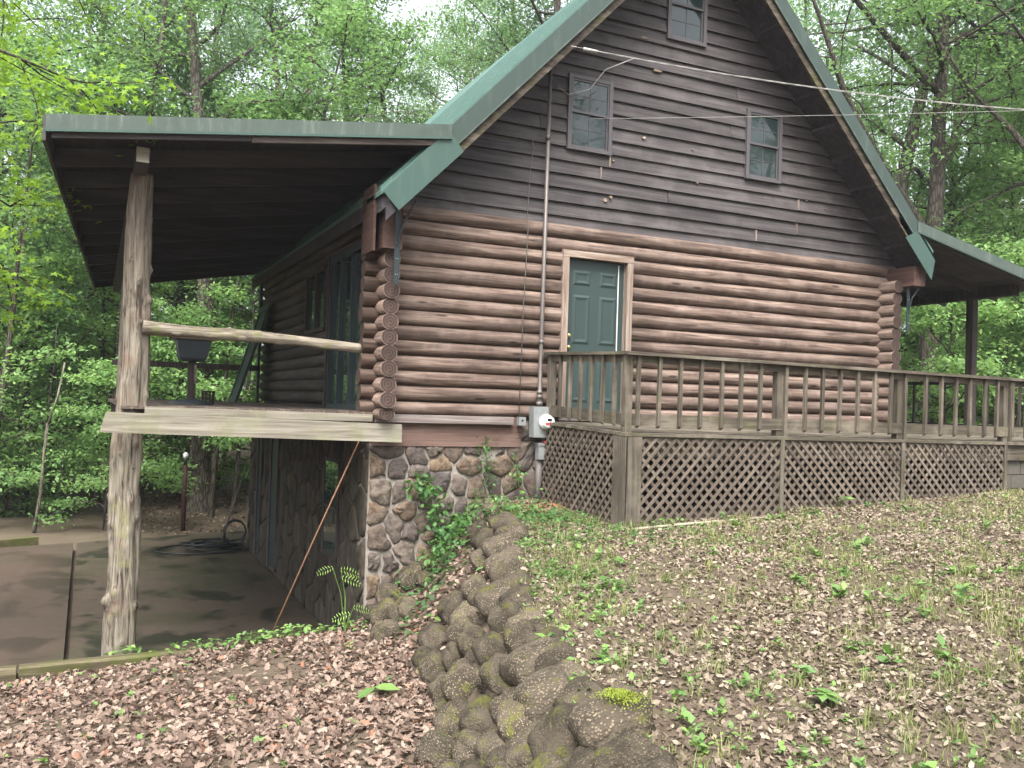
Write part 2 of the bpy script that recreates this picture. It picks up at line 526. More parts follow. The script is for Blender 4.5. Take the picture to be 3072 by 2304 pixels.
    c = t.mix(t.math('MULTIPLY', t.sstep(z, 0.9, 2.4), 0.45), c, (0.155, 0.115, 0.10))
    M['cedar'] = t.done(t.bsdf(c, 0.85, g, 0.6, 0.012, 0.2))
    t = NT('peeled_cedar_rail')
    v = t.n('TexCoord').outputs['Object']
    g = t.noise(t.vmul(v, (2.0, 30, 30)), 1.0, 6, 0.65, 0.8)
    b = t.noise(v, 4.0, 5, 0.65)
    c = t.ramp(g, [(0.36, (0.07, 0.055, 0.042)), (0.5, (0.19, 0.163, 0.127)), (0.64, (0.31, 0.278, 0.223))])
    c = t.mix(t.math('MULTIPLY', t.sstep(b, 0.5, 0.66), 0.6), c, (0.16, 0.17, 0.06))
    M['cedar_x'] = t.done(t.bsdf(c, 0.85, g, 0.6, 0.012, 0.2))
    # ground
    t = NT('forest_soil')
    v = t.n('TexCoord').outputs['Object']
    n = t.noise(v, 18.0, 6, 0.7)
    n2 = t.noise(v, 1.1, 5, 0.65)
    n3 = t.noise(v, 3.2, 5, 0.7)
    c = t.mix(n, (0.064, 0.050, 0.036), (0.135, 0.108, 0.080))
    c = t.mix(t.math('MULTIPLY', t.sstep(n2, 0.42, 0.62), 0.5), c, (0.098, 0.070, 0.054))
    c = t.mix(t.math('MULTIPLY', t.sstep(n3, 0.50, 0.66), 0.55), c, (0.080, 0.082, 0.040))
    d = t.n('VectorMath', {0: v, 1: (1.75, -0.75, -1.25)}, operation='DISTANCE').outputs['Value']
    dd = t.math('ADD', d, t.math('MULTIPLY', n3, 0.9))
    c = t.mix(t.math('MULTIPLY', t.sstep(dd, 0.95, 0.6), 0.85), c, (0.33, 0.115, 0.048))
    M['soil'] = t.done(t.bsdf(c, 0.95, n, 0.6, 0.03, 0.1))
    # dead leaves
    def dead(nm, stops):
        t = NT(nm)
        isl = t.n('NewGeometry').outputs['Random Per Island']
        pos = t.n('NewGeometry').outputs['Position']
        n = t.noise(pos, 40.0, 3, 0.6)
        c = t.ramp(isl, stops)
        c = t.mix(t.math('MULTIPLY', n, 0.4), c, (0.11, 0.07, 0.05))
        p = t.bsdf(c, 0.7, spec=0.25)
        tr = t.n('BsdfTranslucent', {'Color': c}).outputs[0]
        return t.done(t.n('MixShader', {0: 0.12, 1: p, 2: tr}).outputs[0])
    M['dead'] = dead('dead_leaves', [(0.0, (0.060, 0.041, 0.031)), (0.25, (0.135, 0.093, 0.072)), (0.5, (0.205, 0.147, 0.116)), (0.75, (0.28, 0.208, 0.167)), (0.94, (0.36, 0.285, 0.23)), (1.0, (0.27, 0.11, 0.055))])
    M['dead_lawn'] = dead('dry_lawn_leaves', [(0.0, (0.080, 0.061, 0.044)), (0.3, (0.16, 0.125, 0.092)), (0.6, (0.245, 0.20, 0.15)), (0.85, (0.33, 0.278, 0.212)), (1.0, (0.43, 0.37, 0.285))])


make_special()
M['bark'] = bark('bark_grey', (0.055, 0.045, 0.038), (0.17, 0.15, 0.128))
M['bark_dark'] = bark('bark_dark', (0.03, 0.025, 0.021), (0.085, 0.072, 0.06))
M['bark_pale'] = bark('bark_pale', (0.12, 0.105, 0.085), (0.24, 0.215, 0.175), 0.1)
M['leaf_oak'] = leafmat('oak_leaves', [(0.0, (0.0491, 0.1191, 0.0420)), (0.4, (0.1051, 0.2100, 0.0728)), (0.75, (0.1749, 0.2940, 0.1120)), (1.0, (0.2660, 0.3851, 0.1400))], 0.48, (0.2800, 0.4620, 0.1260))
M['leaf_cool'] = leafmat('cool_leaves', [(0.0, (0.0562, 0.1250, 0.0688)), (0.45, (0.1187, 0.2125, 0.1125)), (0.8, (0.1875, 0.3000, 0.1562)), (1.0, (0.2750, 0.3875, 0.2125))], 0.45, (0.2500, 0.4125, 0.1625))
M['leaf_under'] = leafmat('understorey_leaves', [(0.0, (0.0771, 0.1680, 0.0629)), (0.4, (0.1471, 0.2660, 0.0980)), (0.8, (0.2380, 0.3780, 0.1329)), (1.0, (0.3500, 0.4900, 0.1680))], 0.48, (0.3500, 0.5600, 0.1540))
M['leaf_gum'] = leafmat('sweetgum_leaves', [(0.0, (0.0672, 0.1456, 0.0224)), (0.4, (0.1344, 0.2464, 0.0336)), (0.8, (0.2240, 0.3584, 0.0504)), (1.0, (0.3360, 0.4480, 0.0560))], 0.5, (0.3584, 0.5600, 0.0560))
M['leaf_weed'] = leafmat('weed_leaves', [(0.0, (0.065, 0.13, 0.04)), (0.5, (0.13, 0.23, 0.07)), (1.0, (0.24, 0.36, 0.10))], 0.3, (0.25, 0.4, 0.08))
M['leaf_vine'] = leafmat('vine_leaves', [(0.0, (0.035, 0.095, 0.035)), (0.5, (0.08, 0.18, 0.055)), (1.0, (0.19, 0.33, 0.08))], 0.3, (0.22, 0.4, 0.08))
M['leaf_mimosa'] = leafmat('mimosa_leaflets', [(0.0, (0.14, 0.28, 0.05)), (1.0, (0.30, 0.46, 0.10))], 0.35, (0.3, 0.5, 0.1))
M['grass'] = leafmat('grass_blades', [(0.0, (0.11, 0.15, 0.05)), (0.4, (0.17, 0.21, 0.07)), (0.7, (0.24, 0.235, 0.10)), (1.0, (0.34, 0.29, 0.17))], 0.3, (0.3, 0.38, 0.08))


# ------------------------------------------------------------------ terrain
def ss(a, b, t):
    u = np.clip((t - a) / (b - a), 0, 1)
    return u * u * (3 - 2 * u)


def vnoise(x, y, s, seed=0):
    """cheap smooth value noise"""
    x = np.asarray(x, float) * s + seed * 17.3
    y = np.asarray(y, float) * s + seed * 9.1
    xi, yi = np.floor(x), np.floor(y)
    fx, fy = x - xi, y - yi
    fx, fy = fx * fx * (3 - 2 * fx), fy * fy * (3 - 2 * fy)
    h = lambda a, b: np.modf(np.abs(np.sin(a * 127.1 + b * 311.7) * 43758.5453))[0]
    return (h(xi, yi) * (1 - fx) + h(xi + 1, yi) * fx) * (1 - fy) + (h(xi, yi + 1) * (1 - fx) + h(xi + 1, yi + 1) * fx) * fy


YT = [-14, -9, -7.1, -6.57, -5.98, -5.35, -4.57, -3.33, -2.04, -0.2, 0.3]
XT = [-2.6, -1.45, -0.92, -0.82, -0.72, -0.5, -0.34, 0.24, 0.72, 1.3, 1.4]
YB = [-14, -9, -7.4, -5.74, -5.26, -4.3, -3.2, -1.5, 0.0, 0.3]
XB = [-3.2, -2.2, -1.75, -1.34, -1.2, -0.95, -0.75, -0.5, -0.25, -0.25]


def zlow(x, y):
    return -1.45 - 0.111 * (np.maximum(y, -13) + 10.8) + 0.07 * np.minimum(0, np.maximum(x, -6) + 1.0)


def zlawn(x, y):
    return -1.17 + 0.048 * (np.clip(x, -30, 30) - 2.1) + 0.04 * (np.clip(y, -30, 40) + 2.14)


def ground_z(x, y):
    x = np.asarray(x, float)
    y = np.asarray(y, float)
    xt = np.interp(y, YT, XT)
    xb = np.interp(y, YB, XB)
    t = np.clip((x - xb) / (xt - xb), 0, 1)
    tt = 0.35 * t + 0.65 * (t * t * (3 - 2 * t))
    zl, zr = zlow(x, y), zlawn(x, y)
    zf = zl + (zr - zl) * tt + 0.3 * np.exp(-((x + 0.02) / 0.35) ** 2 - ((y + 0.25) / 0.35) ** 2)
    side = ss(4, 10, x)
    zb = -3.12 + ss(-1, 14, x) * 2.7 + 0.5 * (vnoise(x, y, 0.12, 3) - 0.5) * ss(11, 18, y) + 0.012 * np.maximum(0, y - 16)
    slab = (x > -8.6) & (x < -0.2) & (y < 11.2)
    zb = np.where(slab, np.minimum(zb, -3.2), zb)
    zb = zb * (1 - side) + zr * side
    wf = ss(0.06, -0.10, y)
    z = zf * wf + zb * (1 - wf)
    return z + 0.05 * (vnoise(x, y, 1.7, 1) - 0.5) + 0.02 * (vnoise(x, y, 6.0, 2) - 0.5)


def axis(segs):
    a = []
    for s, e, d in segs:
        n = max(1, int(round((e - s) / d)))
        a += list(np.linspace(s, e, n, endpoint=False))
    a.append(segs[-1][1])
    return np.array(a)


gx = axis([(-160, -30, 10), (-30, -8, 1.2), (-8, -5, 0.4), (-5, 10, 0.12), (10, 30, 0.8), (30, 160, 10)])
gy = axis([(-120, -30, 10), (-30, -12, 1.2), (-12, -0.6, 0.12), (-0.6, 0.3, 0.05), (0.3, 14, 0.4), (14, 60, 1.5), (60, 200, 12)])
GX, GY = np.meshgrid(gx, gy, indexing='ij')
GZ = ground_z(GX, GY)
V = np.stack([GX, GY, GZ], -1).reshape(-1, 3)
ni, nj = len(gx), len(gy)
I, J = np.meshgrid(np.arange(ni - 1), np.arange(nj - 1), indexing='ij')
a = (I * nj + J).ravel()
F = np.stack([a, a + nj, a + nj + 1, a + 1], -1)
struct(obj('ground', fastmesh('ground', V, F, M['soil'], True)))

# patio slabs (two pours with a joint between them)
SZ = -3.05
for nm, poly in (('patio_slab', [(-9, 0.08), (-3.615, 0.08), (-3.65, 10.15), (-9, 8.9)]),
                 ('patio_slab', [(-3.56, 0.08), (-0.36, 0.08), (-0.36, 8.9), (0.9, 8.9), (0.9, 11.35), (-3.58, 10.16)])):
    struct(MB().prism([(x, y, SZ - 0.14) for x, y in poly][::-1], (0, 0, 0.14)).build(nm, M['slab']))


# ------------------------------------------------------------------ log cabin
cabin = thing('log_cabin', 'brown log cabin with green metal roof and stone basement wall', 'cabin', (4.1, 4.0, -1.2))
H = 0.19
XC, ZU, SL, TH = 4.2, 7.28, 1.054, 0.255
zu = lambda x: ZU - SL * abs(x - XC)


def log_mesh_x(x0, x1, h=0.196, d=0.100, n=16, wob=0.005):
    """log along x, origin at its left end on the axis"""
    L = x1 - x0
    xs = np.linspace(0, L, max(2, int(L / 0.5) + 1))
    V = []
    ph = random.random() * 9
    for x in xs:
        dy = wob * math.sin(x * 1.7 + ph)
        for i in range(n):
            a_ = 2 * math.pi * i / n
            V.append((x, d * math.cos(a_) + dy, h / 2 * math.copysign(abs(math.sin(a_)) ** 0.92, math.sin(a_))))
    F = []
    for k in range(len(xs) - 1):
        for i in range(n):
            j = (i + 1) % n
            F.append((k * n + i, k * n + j, (k + 1) * n + j, (k + 1) * n + i))
    mi = [0] * len(F)
    F.append(tuple(range(n)))
    F.append(tuple((len(xs) - 1) * n + i for i in range(n - 1, -1, -1)))
    mi += [1, 1]
    return V, F, mi


def log_x(x0, x1, zc, h=0.196, y=0.0):
    V, F, mi = log_mesh_x(x0, x1, h)
    me = pymesh('log', V, F, [M['log_x'], M['end_x']], False, mi)
    for p in me.polygons:
        p.use_smooth = p.material_index == 0
    return obj('log', me, cabin, (x0, y, zc))


def log_y(y0, y1, xc, zc, h=0.200, r=0.105, n=16, mat='log_y'):
    L = y1 - y0
    ys = np.linspace(0, L, max(2, int(L / 0.7) + 1))
    V = []
    for y in ys:
        for i in range(n):
            a_ = 2 * math.pi * i / n
            V.append((r * math.cos(a_), y, h / 2 * math.sin(a_)))
    F = []
    for k in range(len(ys) - 1):
        for i in range(n):
            j = (i + 1) % n
            F.append((k * n + j, k * n + i, (k + 1) * n + i, (k + 1) * n + j))
    mi = [0] * len(F)
    F.append(tuple(range(n)))
    F.append(tuple((len(ys) - 1) * n + i for i in range(n - 1, -1, -1)))
    mi += [1, 1]
    me = pymesh('log', V, F, [M[mat], M['end_y']], False, mi)
    for p in me.polygons:
        p.use_smooth = p.material_index == 0
    return obj('log', me, cabin, (xc, y0, zc))


# gable wall logs
DX0, DX1, DZ = 2.285, 3.395, 2.28
zc_list = [0.075] + [0.17 + H * (k + 0.5) for k in range(13)]
for k, zc in enumerate(zc_list):
    hh = 0.17 if k == 0 else 0.196
    xl = -0.46 + random.uniform(-0.015, 0.015)
    xr = 8.56 + random.uniform(-0.015, 0.015)
    if zc - 0.06 < DZ:
        log_x(xl, DX0 + 0.03, zc, hh)
        log_x(DX1 - 0.03, xr, zc, hh)
    else:
        log_x(xl, xr, zc, hh)
# left wall logs (run back from the camera), half a course off; openings for glass door and window
LX = -0.2
for k in range(13):
    zc = 0.075 + H / 2 + k * H
    if k == 0:
        zc = 0.17
    y0 = -0.36 + random.uniform(-0.02, 0.02)
    segs = [(y0, 0.42), (0.425, 8.15)]
    if zc < 2.24:
        segs = [(y0, 0.42), (2.32, 8.15)]
        if 1.22 < zc < 2.12:
            segs = [(y0, 0.42), (2.32, 2.6), (3.92, 8.15)]
    for a0, a1 in segs:
        log_y(a0, a1, LX, zc, mat='log_y_shade' if a0 > 0.4 else 'log_y')
log_y(-0.34, 0.42, LX, 0.0, h=0.15)
# right wall logs seen only at the corner
for k in range(12):
    zc = 0.075 + H / 2 + k * H
    log_y(-0.37 + random.uniform(-0.02, 0.02), 1.2, 8.27, zc)
# wall backing behind the logs
MB().box(-0.18, 2.28, 0.03, 0.1, -0.3, 2.6).box(3.4, 8.2, 0.03, 0.1, -0.3, 2.6).box(2.2, 3.5, 0.03, 0.1, 2.2, 2.6).build('wall_core', M['dark_wood'], cabin)
MB().box(-0.19, -0.14, 0.1, 8.1, 2.3, 2.75).box(-0.19, -0.14, 2.3, 8.1, 0.0, 2.3).build('wall_core', M['dark_wood'], cabin)
MB().box(8.2, 8.34, 0.1, 8.2, -0.3, 2.7).box(-0.2, 8.3, 8.0, 8.12, -3, 2.7).build('wall_core', M['dark_wood'], cabin)

# clapboard siding on the gable: wedge boards, cut round the windows and at the roof
WINS = [(2.315, 2.995, 3.69, 4.70), (5.385, 6.045, 3.70, 4.745), (3.90, 4.565, 5.53, 6.55)]
SZ0 = 2.57
joints = {1: [5.62], 2: [6.42], 4: [2.86, 6.44], 5: [3.0], 7: [1.9], 9: [5.1], 3: [4.0], 12: [5.2]}
for k in range(26):
    z0 = SZ0 + k * H
    z1 = z0 + H + 0.012
    hw = (ZU - z0) / SL + 0.02
    if hw < 0.1:
        break
    lo, hi = max(-0.35, XC - hw), min(8.6, XC + hw)
    cuts = [(a0 - 0.0, b0) for a0, b0, c0, d0 in WINS if c0 < (z0 + z1) / 2 < d0]
    iv = [(lo, hi)]
    for a0, b0 in cuts:
        nv = []
        for s, e in iv:
            if b0 <= s or a0 >= e:
                nv.append((s, e))
            else:
                if a0 > s:
                    nv.append((s, a0))
                if b0 < e:
                    nv.append((b0, e))
        iv = nv
    for jx in joints.get(k, []):
        nv = []
        for s, e in iv:
            if s + 0.1 < jx < e - 0.1:
                nv += [(s, jx - 0.004), (jx + 0.004, e)]
            else:
                nv.append((s, e))
        iv = nv
    for s, e in iv:
        dz = random.uniform(-0.006, 0.006)
        yb = -0.048 - random.uniform(0, 0.012)
        hw1 = (ZU - z1) / SL + 0.02
        s1, e1 = max(s, XC - hw1), min(e, XC + hw1)
        if e1 <= s1:
            s1 = e1 = (s + e) / 2
        n = max(1, int((e - s) / 0.8))
        Vv, Ff = [], []
        for i in range(n + 1):
            u = i / n
            xb_ = s + (e - s) * u
            xt_ = s1 + (e1 - s1) * u
            wv = 0.003 * math.sin(xb_ * 1.3 + k)
            Vv += [(xb_, yb, z0 + dz + wv), (xb_, 0.0, z0 + dz + wv), (xt_, -0.012, z1), (xt_, 0.0, z1)]
        for i in range(n):
            b = 4 * i
            Ff += [(b, b + 4, b + 6, b + 2), (b + 1, b + 5, b + 4, b), (b + 2, b + 6, b + 7, b + 3)]
        Ff += [(0, 2, 3, 1), (4 * n, 4 * n + 1, 4 * n + 3, 4 * n + 2)]
        obj('siding_board', pymesh('siding_board', Vv, Ff, M['siding']), cabin)
MB().prism([(-0.2, 0.02, 2.58), (8.5, 0.02, 2.58), (8.5, 0.02, 2.75), (XC, 0.02, ZU - 0.02), (-0.2, 0.02, 2.75)], (0, 0.06, 0)).build('gable_core', M['dark_wood'], cabin)


for x, z, sx_, sz_ in ((3.75, 5.02, 0.085, 0.022), (3.55, 4.02, 0.03, 0.02), (2.94, 3.05, 0.03, 0.03), (3.03, 3.10, 0.022, 0.028), (4.4, 3.98, 0.015, 0.018), (4.5, 3.5, 0.013, 0.02), (3.5, 5.45, 0.06, 0.014), (3.05, 3.62, 0.016, 0.012), (7.0, 3.42, 0.014, 0.012), (6.6, 3.5, 0.012, 0.012)):
    k_ = [(x + sx_ * math.cos(q) * random.uniform(0.7, 1.1), -0.062, z + sz_ * math.sin(q) * random.uniform(0.6, 1.1)) for q in [i * math.pi / 4 for i in range(8)]]
    MB().prism(k_, (0, 0.03, 0)).build('bare_patch', M['trim_x'], cabin)
for x, k_ in ((2.86, 4), (6.44, 4), (3.0, 5), (6.42, 2), (5.62, 1)):
    MB().box(x - 0.007, x + 0.007, -0.058, -0.02, SZ0 + k_ * H + 0.008, SZ0 + k_ * H + 0.17).build('joint_strip', M['trim'], cabin)


def window(x0, x1, z0, z1, y, muntin=True):
    """double-hung window facing -y"""
    fr = 0.045
    m = MB()
    m.box(x0 - 0.012, x0 + fr, y - 0.035, y + 0.05, z0 - 0.012, z1 + 0.012).box(x1 - fr, x1 + 0.012, y - 0.035, y + 0.05, z0 - 0.012, z1 + 0.012)
    m.box(x0 + fr, x1 - fr, y - 0.033, y + 0.05, z1 - fr + 0.01, z1 + 0.012).box(x0 + fr, x1 - fr, y - 0.04, y + 0.05, z0 - 0.012, z0 + fr - 0.01)
    wdw = m.build('window', M['win_frame'], cabin)
    zm_ = (z0 + z1) / 2 + 0.02
    for nm, a0, a1, yy in (('upper', zm_ - 0.02, z1 - fr + 0.01, y - 0.01), ('lower', z0 + fr - 0.01, zm_ + 0.02, y + 0.008)):
        f = MB()
        t_ = 0.024
        f.box(x0 + fr, x1 - fr, yy - 0.012, yy + 0.012, a0, a0 + t_ * 1.3).box(x0 + fr, x1 - fr, yy - 0.012, yy + 0.012, a1 - t_ * 1.3, a1)
        f.box(x0 + fr, x0 + fr + t_, yy - 0.0118, yy + 0.0118, a0 + t_, a1 - t_).box(x1 - fr - t_, x1 - fr, yy - 0.0118, yy + 0.0118, a0 + t_, a1 - t_)
        obj('sash', f.mesh('sash', M['win_frame']), wdw)
        MB().box(x0 + fr + 0.01, x1 - fr - 0.01, yy + 0.002, yy + 0.006, a0 + 0.01, a1 - 0.01).build('pane', M['glass'], wdw)
        if muntin:
            xm, zmm = (x0 + x1) / 2, (a0 + a1) / 2
            MB().box(xm - 0.0045, xm + 0.0045, yy - 0.004, yy + 0.001, a0 + t_, a1 - t_).build('muntin', M['win_frame'], wdw)
            MB().box(x0 + fr + t_, x1 - fr - t_, yy - 0.0035, yy + 0.0005, zmm - 0.0045, zmm + 0.0045).build('muntin', M['win_frame'], wdw)
    return wdw


for wv in WINS:
    window(*wv, -0.045)

# door
door = MB().box(2.372, 3.308, -0.012, 0.03, 0.02, 2.185).build('door', M['door'], cabin)
for px0, px1 in ((2.49, 2.77), (2.91, 3.19)):
    for pz0, pz1 in ((1.83, 2.04), (1.02, 1.70), (0.22, 0.86)):
        m = MB()
        b = 0.035
        y0, y1 = -0.0125, -0.026
        o_ = [(px0, pz0), (px1, pz0), (px1, pz1), (px0, pz1)]
        i_ = [(px0 + b, pz0 + b), (px1 - b, pz0 + b), (px1 - b, pz1 - b), (px0 + b, pz1 - b)]
        i2 = [(px0 + 2 * b, pz0 + 2 * b), (px1 - 2 * b, pz0 + 2 * b), (px1 - 2 * b, pz1 - 2 * b), (px0 + 2 * b, pz1 - 2 * b)]
        V = [(x, y0, z) for x, z in o_] + [(x, y1, z) for x, z in i_] + [(x, y0 - 0.004, z) for x, z in i2]
        F = [(i, (i + 1) % 4, 4 + (i + 1) % 4, 4 + i) for i in range(4)] + [(4 + i, 4 + (i + 1) % 4, 8 + (i + 1) % 4, 8 + i) for i in range(4)] + [(8, 9, 10, 11)]
        obj('door_panel', pymesh('door_panel', V, F, M['door']), door)
for kz, nm in ((1.13, 'deadbolt'), (0.97, 'knob')):
    m = MB().tube([(2.43, -0.012, kz), (2.43, -0.03, kz), (2.43, -0.035, kz), (2.43, -0.06, kz), (2.43, -0.075, kz)], [0.03, 0.03, 0.014, 0.03, 0.018], 12)
    m.build(nm, M['brass'], door, True)
MB().box(3.21, 3.222, -0.02, -0.013, 0.02, 2.16).build('weather_strip', M['white_plastic'], door)
frame = MB().box(2.282, 2.374, -0.115, 0.04, 0.0, 2.195).build('door_frame', M['trim'], cabin)
MB().box(3.306, 3.398, -0.115, 0.04, 0.0, 2.195).build('jamb_board', M['trim'], frame)
MB().box(2.278, 3.402, -0.118, 0.04, 2.197, 2.29).build('head_board', M['trim_x'], frame)
MB().box(2.28, 3.4, -0.12, 0.03, -0.03, 0.018).build('threshold', M['sill'], frame)

# main roof
def slope_prism(m, x0, x1, top, bot, y0, y1, cut=0):
    """slab following the roof slope between x0 and x1; top/bot are offsets from the roof line"""
    m.prism([(x0, y0, zu(x0) + bot), (x1, y0, zu(x1) + bot), (x1, y0, zu(x1) + top), (x0, y0, zu(x0) + top)], (0, y1 - y0, 0))
    return m


YF, YR = -0.68, 8.7
for sgn in (-1, 1):
    xe = -0.44 if sgn < 0 else 8.63
    r = slope_prism(MB(), *sorted((xe, XC)), 0.20, 0.0, YF + 0.03, YR).build('roof', M['soffit'], cabin)
    slope_prism(MB(), *sorted((xe - 0.03 if sgn < 0 else xe + 0.03, XC)), TH, 0.205, YF - 0.02, YR + 0.05).build('roof_panel', M['roof_green'], r)
    for i in range(26):
        y = YF + 0.12 + i * 0.23
        a0, a1 = sorted((xe, XC - 0.02 * sgn))
        slope_prism(MB(), a0, a1, TH + 0.045, TH - 0.004, y, y + 0.04).build('rib', M['roof_green'], r)
    # rake trim on the front edge
    a0, a1 = sorted((0.36 if sgn < 0 else 8.34, XC))
    slope_prism(MB(), a0, a1, TH + 0.012, -0.045, YF - 0.045, YF - 0.0205).build('rake_trim', M['green_metal'], r)
    slope_prism(MB(), a0, a1, 0.0, -0.20, YF - 0.018, YF + 0.028).build('rake_board', M['rake_wood'], r)
    slope_prism(MB(), a0, a1, -0.03, -0.055, YF - 0.058, YF - 0.047).build('rake_lip', M['green_old'], r)
    if sgn < 0:
        MB().prism([(-0.46, YF - 0.06, 2.60), (-0.262, YF - 0.06, 2.395), (0.53, YF - 0.06, 3.205), (0.33, YF - 0.06, 3.45)], (0, 0.012, 0)).build('rake_end', M['green_clean'], r)
        slope_prism(MB(), -0.40, 0.5, 0.0, -0.16, YF - 0.018, YF + 0.028).build('rake_board', M['soffit'], r)
    else:
        MB().prism([(8.0, YF - 0.06, 2.97), (8.59, YF - 0.06, 2.35), (8.66, YF - 0.06, 2.67), (8.26, YF - 0.06, 3.10)], (0, 0.012, 0)).build('rake_end', M['green_clean'], r)
        slope_prism(MB(), 7.9, 8.55, 0.0, -0.16, YF - 0.018, YF + 0.028).build('rake_board', M['soffit'], r)
        for i in range(9):
            x = 5.1 + i * 0.40
            MB().prism([(x, YF + 0.03, zu(x) - 0.004), (x + 0.05, YF + 0.03, zu(x + 0.05) - 0.004), (x + 0.05, YF + 0.03, zu(x + 0.05) - 0.05), (x, YF + 0.03, zu(x) - 0.05)], (0, 0.62, 0)).build('lookout', M['soffit'], r)
# beam ends and brackets at the two front corners
MB().box(8.34, 8.59, -0.62, 0.0, 2.26, 2.57).build('plate_beam', M['plate'], cabin)
MB().box(-0.36, -0.115, -0.46, -0.02, 1.99, 2.50).build('plate_beam', M['plate'], cabin)
MB().box(-0.47, -0.44, -0.42, 0.06, 1.95, 2.75).build('corner_board', M['plate'], cabin)
for bx, b0, b1, bo in ((-0.215, 1.56, 2.44, 0.2), (8.36, 1.55, 2.27, 0.25)):
    m = MB().box(bx, bx + 0.065, -0.475, -0.465, b0, b1)
    m.tube([(bx + 0.03, -0.478, b1 - 0.42), (bx + 0.06, -0.52, b1 - 0.2), (bx + bo, -0.62, b1 + 0.12)], 0.014, 6)
    br = m.build('bracket', M['dark_metal'], cabin)
    for i in range(3):
        for sx in (0.02, 0.045):
            MB().tube([(bx + sx, -0.475, b0 + 0.12 + i * 0.19), (bx + sx, -0.481, b0 + 0.12 + i * 0.19)], 0.006, 6).build('bolt', M['grey_metal'], br)

# sill board, rim board
MB().box(-0.275, 1.60, -0.135, -0.06, -0.104, -0.004).build('sill_board', M['sill'], cabin)
MB().box(-0.27, 1.75, -0.06, 0.0, -0.40, -0.006).build('rim_board', M['rim'], cabin)


# ---- stone foundation
def clip_poly(poly, nx, ny, c):
    """keep nx*x+ny*y<=c"""
    out = []
    n = len(poly)
    for i in range(n):
        p, q = poly[i], poly[(i + 1) % n]
        dp, dq = nx * p[0] + ny * p[1] - c, nx * q[0] + ny * q[1] - c
        if dp <= 0:
            out.append(p)
        if (dp < 0 < dq) or (dq < 0 < dp):
            t_ = dp / (dp - dq)
            out.append((p[0] + (q[0] - p[0]) * t_, p[1] + (q[1] - p[1]) * t_))
    return out


def voronoi(seeds, bound, wt=0.010):
    cells = []
    rw = random.Random(len(seeds))
    W = [rw.uniform(-wt, wt) for _ in seeds]
    for i, s in enumerate(seeds):
        poly = list(bound)
        for j, o in enumerate(seeds):
            if i == j or (o[0] - s[0]) ** 2 + (o[1] - s[1]) ** 2 > 2.0:
                continue
            nx, ny = o[0] - s[0], o[1] - s[1]
            c = (o[0] ** 2 + o[1] ** 2 - s[0] ** 2 - s[1] ** 2 + W[i] - W[j]) / 2
            poly = clip_poly(poly, nx, ny, c)
            if len(poly) < 3:
                break
        cells.append(poly)
    return cells


def shrink(poly, d):
    a_ = sum(poly[i][0] * poly[(i + 1) % len(poly)][1] - poly[(i + 1) % len(poly)][0] * poly[i][1] for i in range(len(poly)))
    if a_ < 0:
        poly = poly[::-1]
    out = list(poly)
    n = len(poly)
    for i in range(n):
        p, q = poly[i], poly[(i + 1) % n]
        ex, ey = q[0] - p[0], q[1] - p[1]
        L = math.hypot(ex, ey)
        if L < 1e-5:
            continue
        nx, ny = ey / L, -ex / L
        out = clip_poly(out, nx, ny, nx * p[0] + ny * p[1] - d)
        if len(out) < 3:
            return []
    return out


def resample(poly, n):
    P = np.array(poly + [poly[0]])
    L = np.concatenate([[0], np.cumsum(np.hypot(*np.diff(P, axis=0).T))])
    s = np.linspace(0, L[-1], n, endpoint=False)
    return np.stack([np.interp(s, L, P[:, 0]), np.interp(s, L, P[:, 1])], 1)


def stone(poly, place, parent, proud, mat, name='stone', n=18):
    """place(u, v, out) -> 3D point"""
    p = resample(poly, n)
    c = p.mean(0)
    # soften corners
    p = p + rng.normal(0, 0.009, p.shape)
    V, F = [], []
    rings = ((1.02, -0.02), (1.0, proud * 0.45), (0.90, proud * 0.9), (0.5, proud * 1.05))
    for s, o in rings:
        for q in p:
            e = c + (q - c) * s
            V.append(place(e[0], e[1], o + (random.uniform(-0.4, 0.4) * proud if o > proud * 0.5 else random.uniform(-0.2, 0.2) * proud)))
    for k in range(3):
        for i in range(n):
            j = (i + 1) % n
            F.append((k * n + i, k * n + j, (k + 1) * n + j, (k + 1) * n + i))
    V.append(place(c[0], c[1], proud * random.uniform(0.9, 1.25)))
    for i in range(n):
        F.append((3 * n + i, 3 * n + (i + 1) % n, len(V) - 1))
    return obj(name, pymesh(name, V, F, mat, True), parent)


SEEDS = [(-0.05, -0.46), (0.1, -0.47), (0.34, -0.52), (0.32, -0.38), (0.53, -0.42), (0.83, -0.45), (1.07, -0.41), (1.36, -0.43), (1.52, -0.43), (1.71, -0.26), (1.83, -0.36), (-0.16, -0.68), (0.04, -0.69), (0.62, -0.63), (0.77, -0.67), (0.35, -0.74), (1.03, -0.64), (1.16, -0.72), (1.46, -0.65), (1.71, -0.43), (1.9, -0.6), (-0.14, -0.96), (0.1, -0.98), (0.64, -0.87), (0.9, -0.91), (1.38, -0.86), (0.71, -1.15), (2.0, -0.84), (1.94, -0.98), (1.36, -1.0), (-0.23, -1.25), (-0.08, -1.26), (0.21, -1.22), (-0.15, -1.51), (0.03, -1.42), (0.28, -1.47), (-0.22, -1.87), (0.02, -1.9), (-0.2, -2.13), (0.34, -0.94), (0.43, -1.15), (0.45, -1.36), (0.94, -1.18), (1.15, -0.95), (1.64, -0.86), (1.74, -1.04), (1.13, -1.19), (0.52, -1.56), (0.76, -1.37), (0.25, -1.74), (0.16, -2.07), (-0.03, -2.15), (0.45, -1.74), (2.06, -0.66), (2.08, -0.5), (1.62, -0.65), (-0.1, -2.4), (0.2, -2.4), (0.9, -1.6), (1.3, -1.4), (1.7, -1.3)]
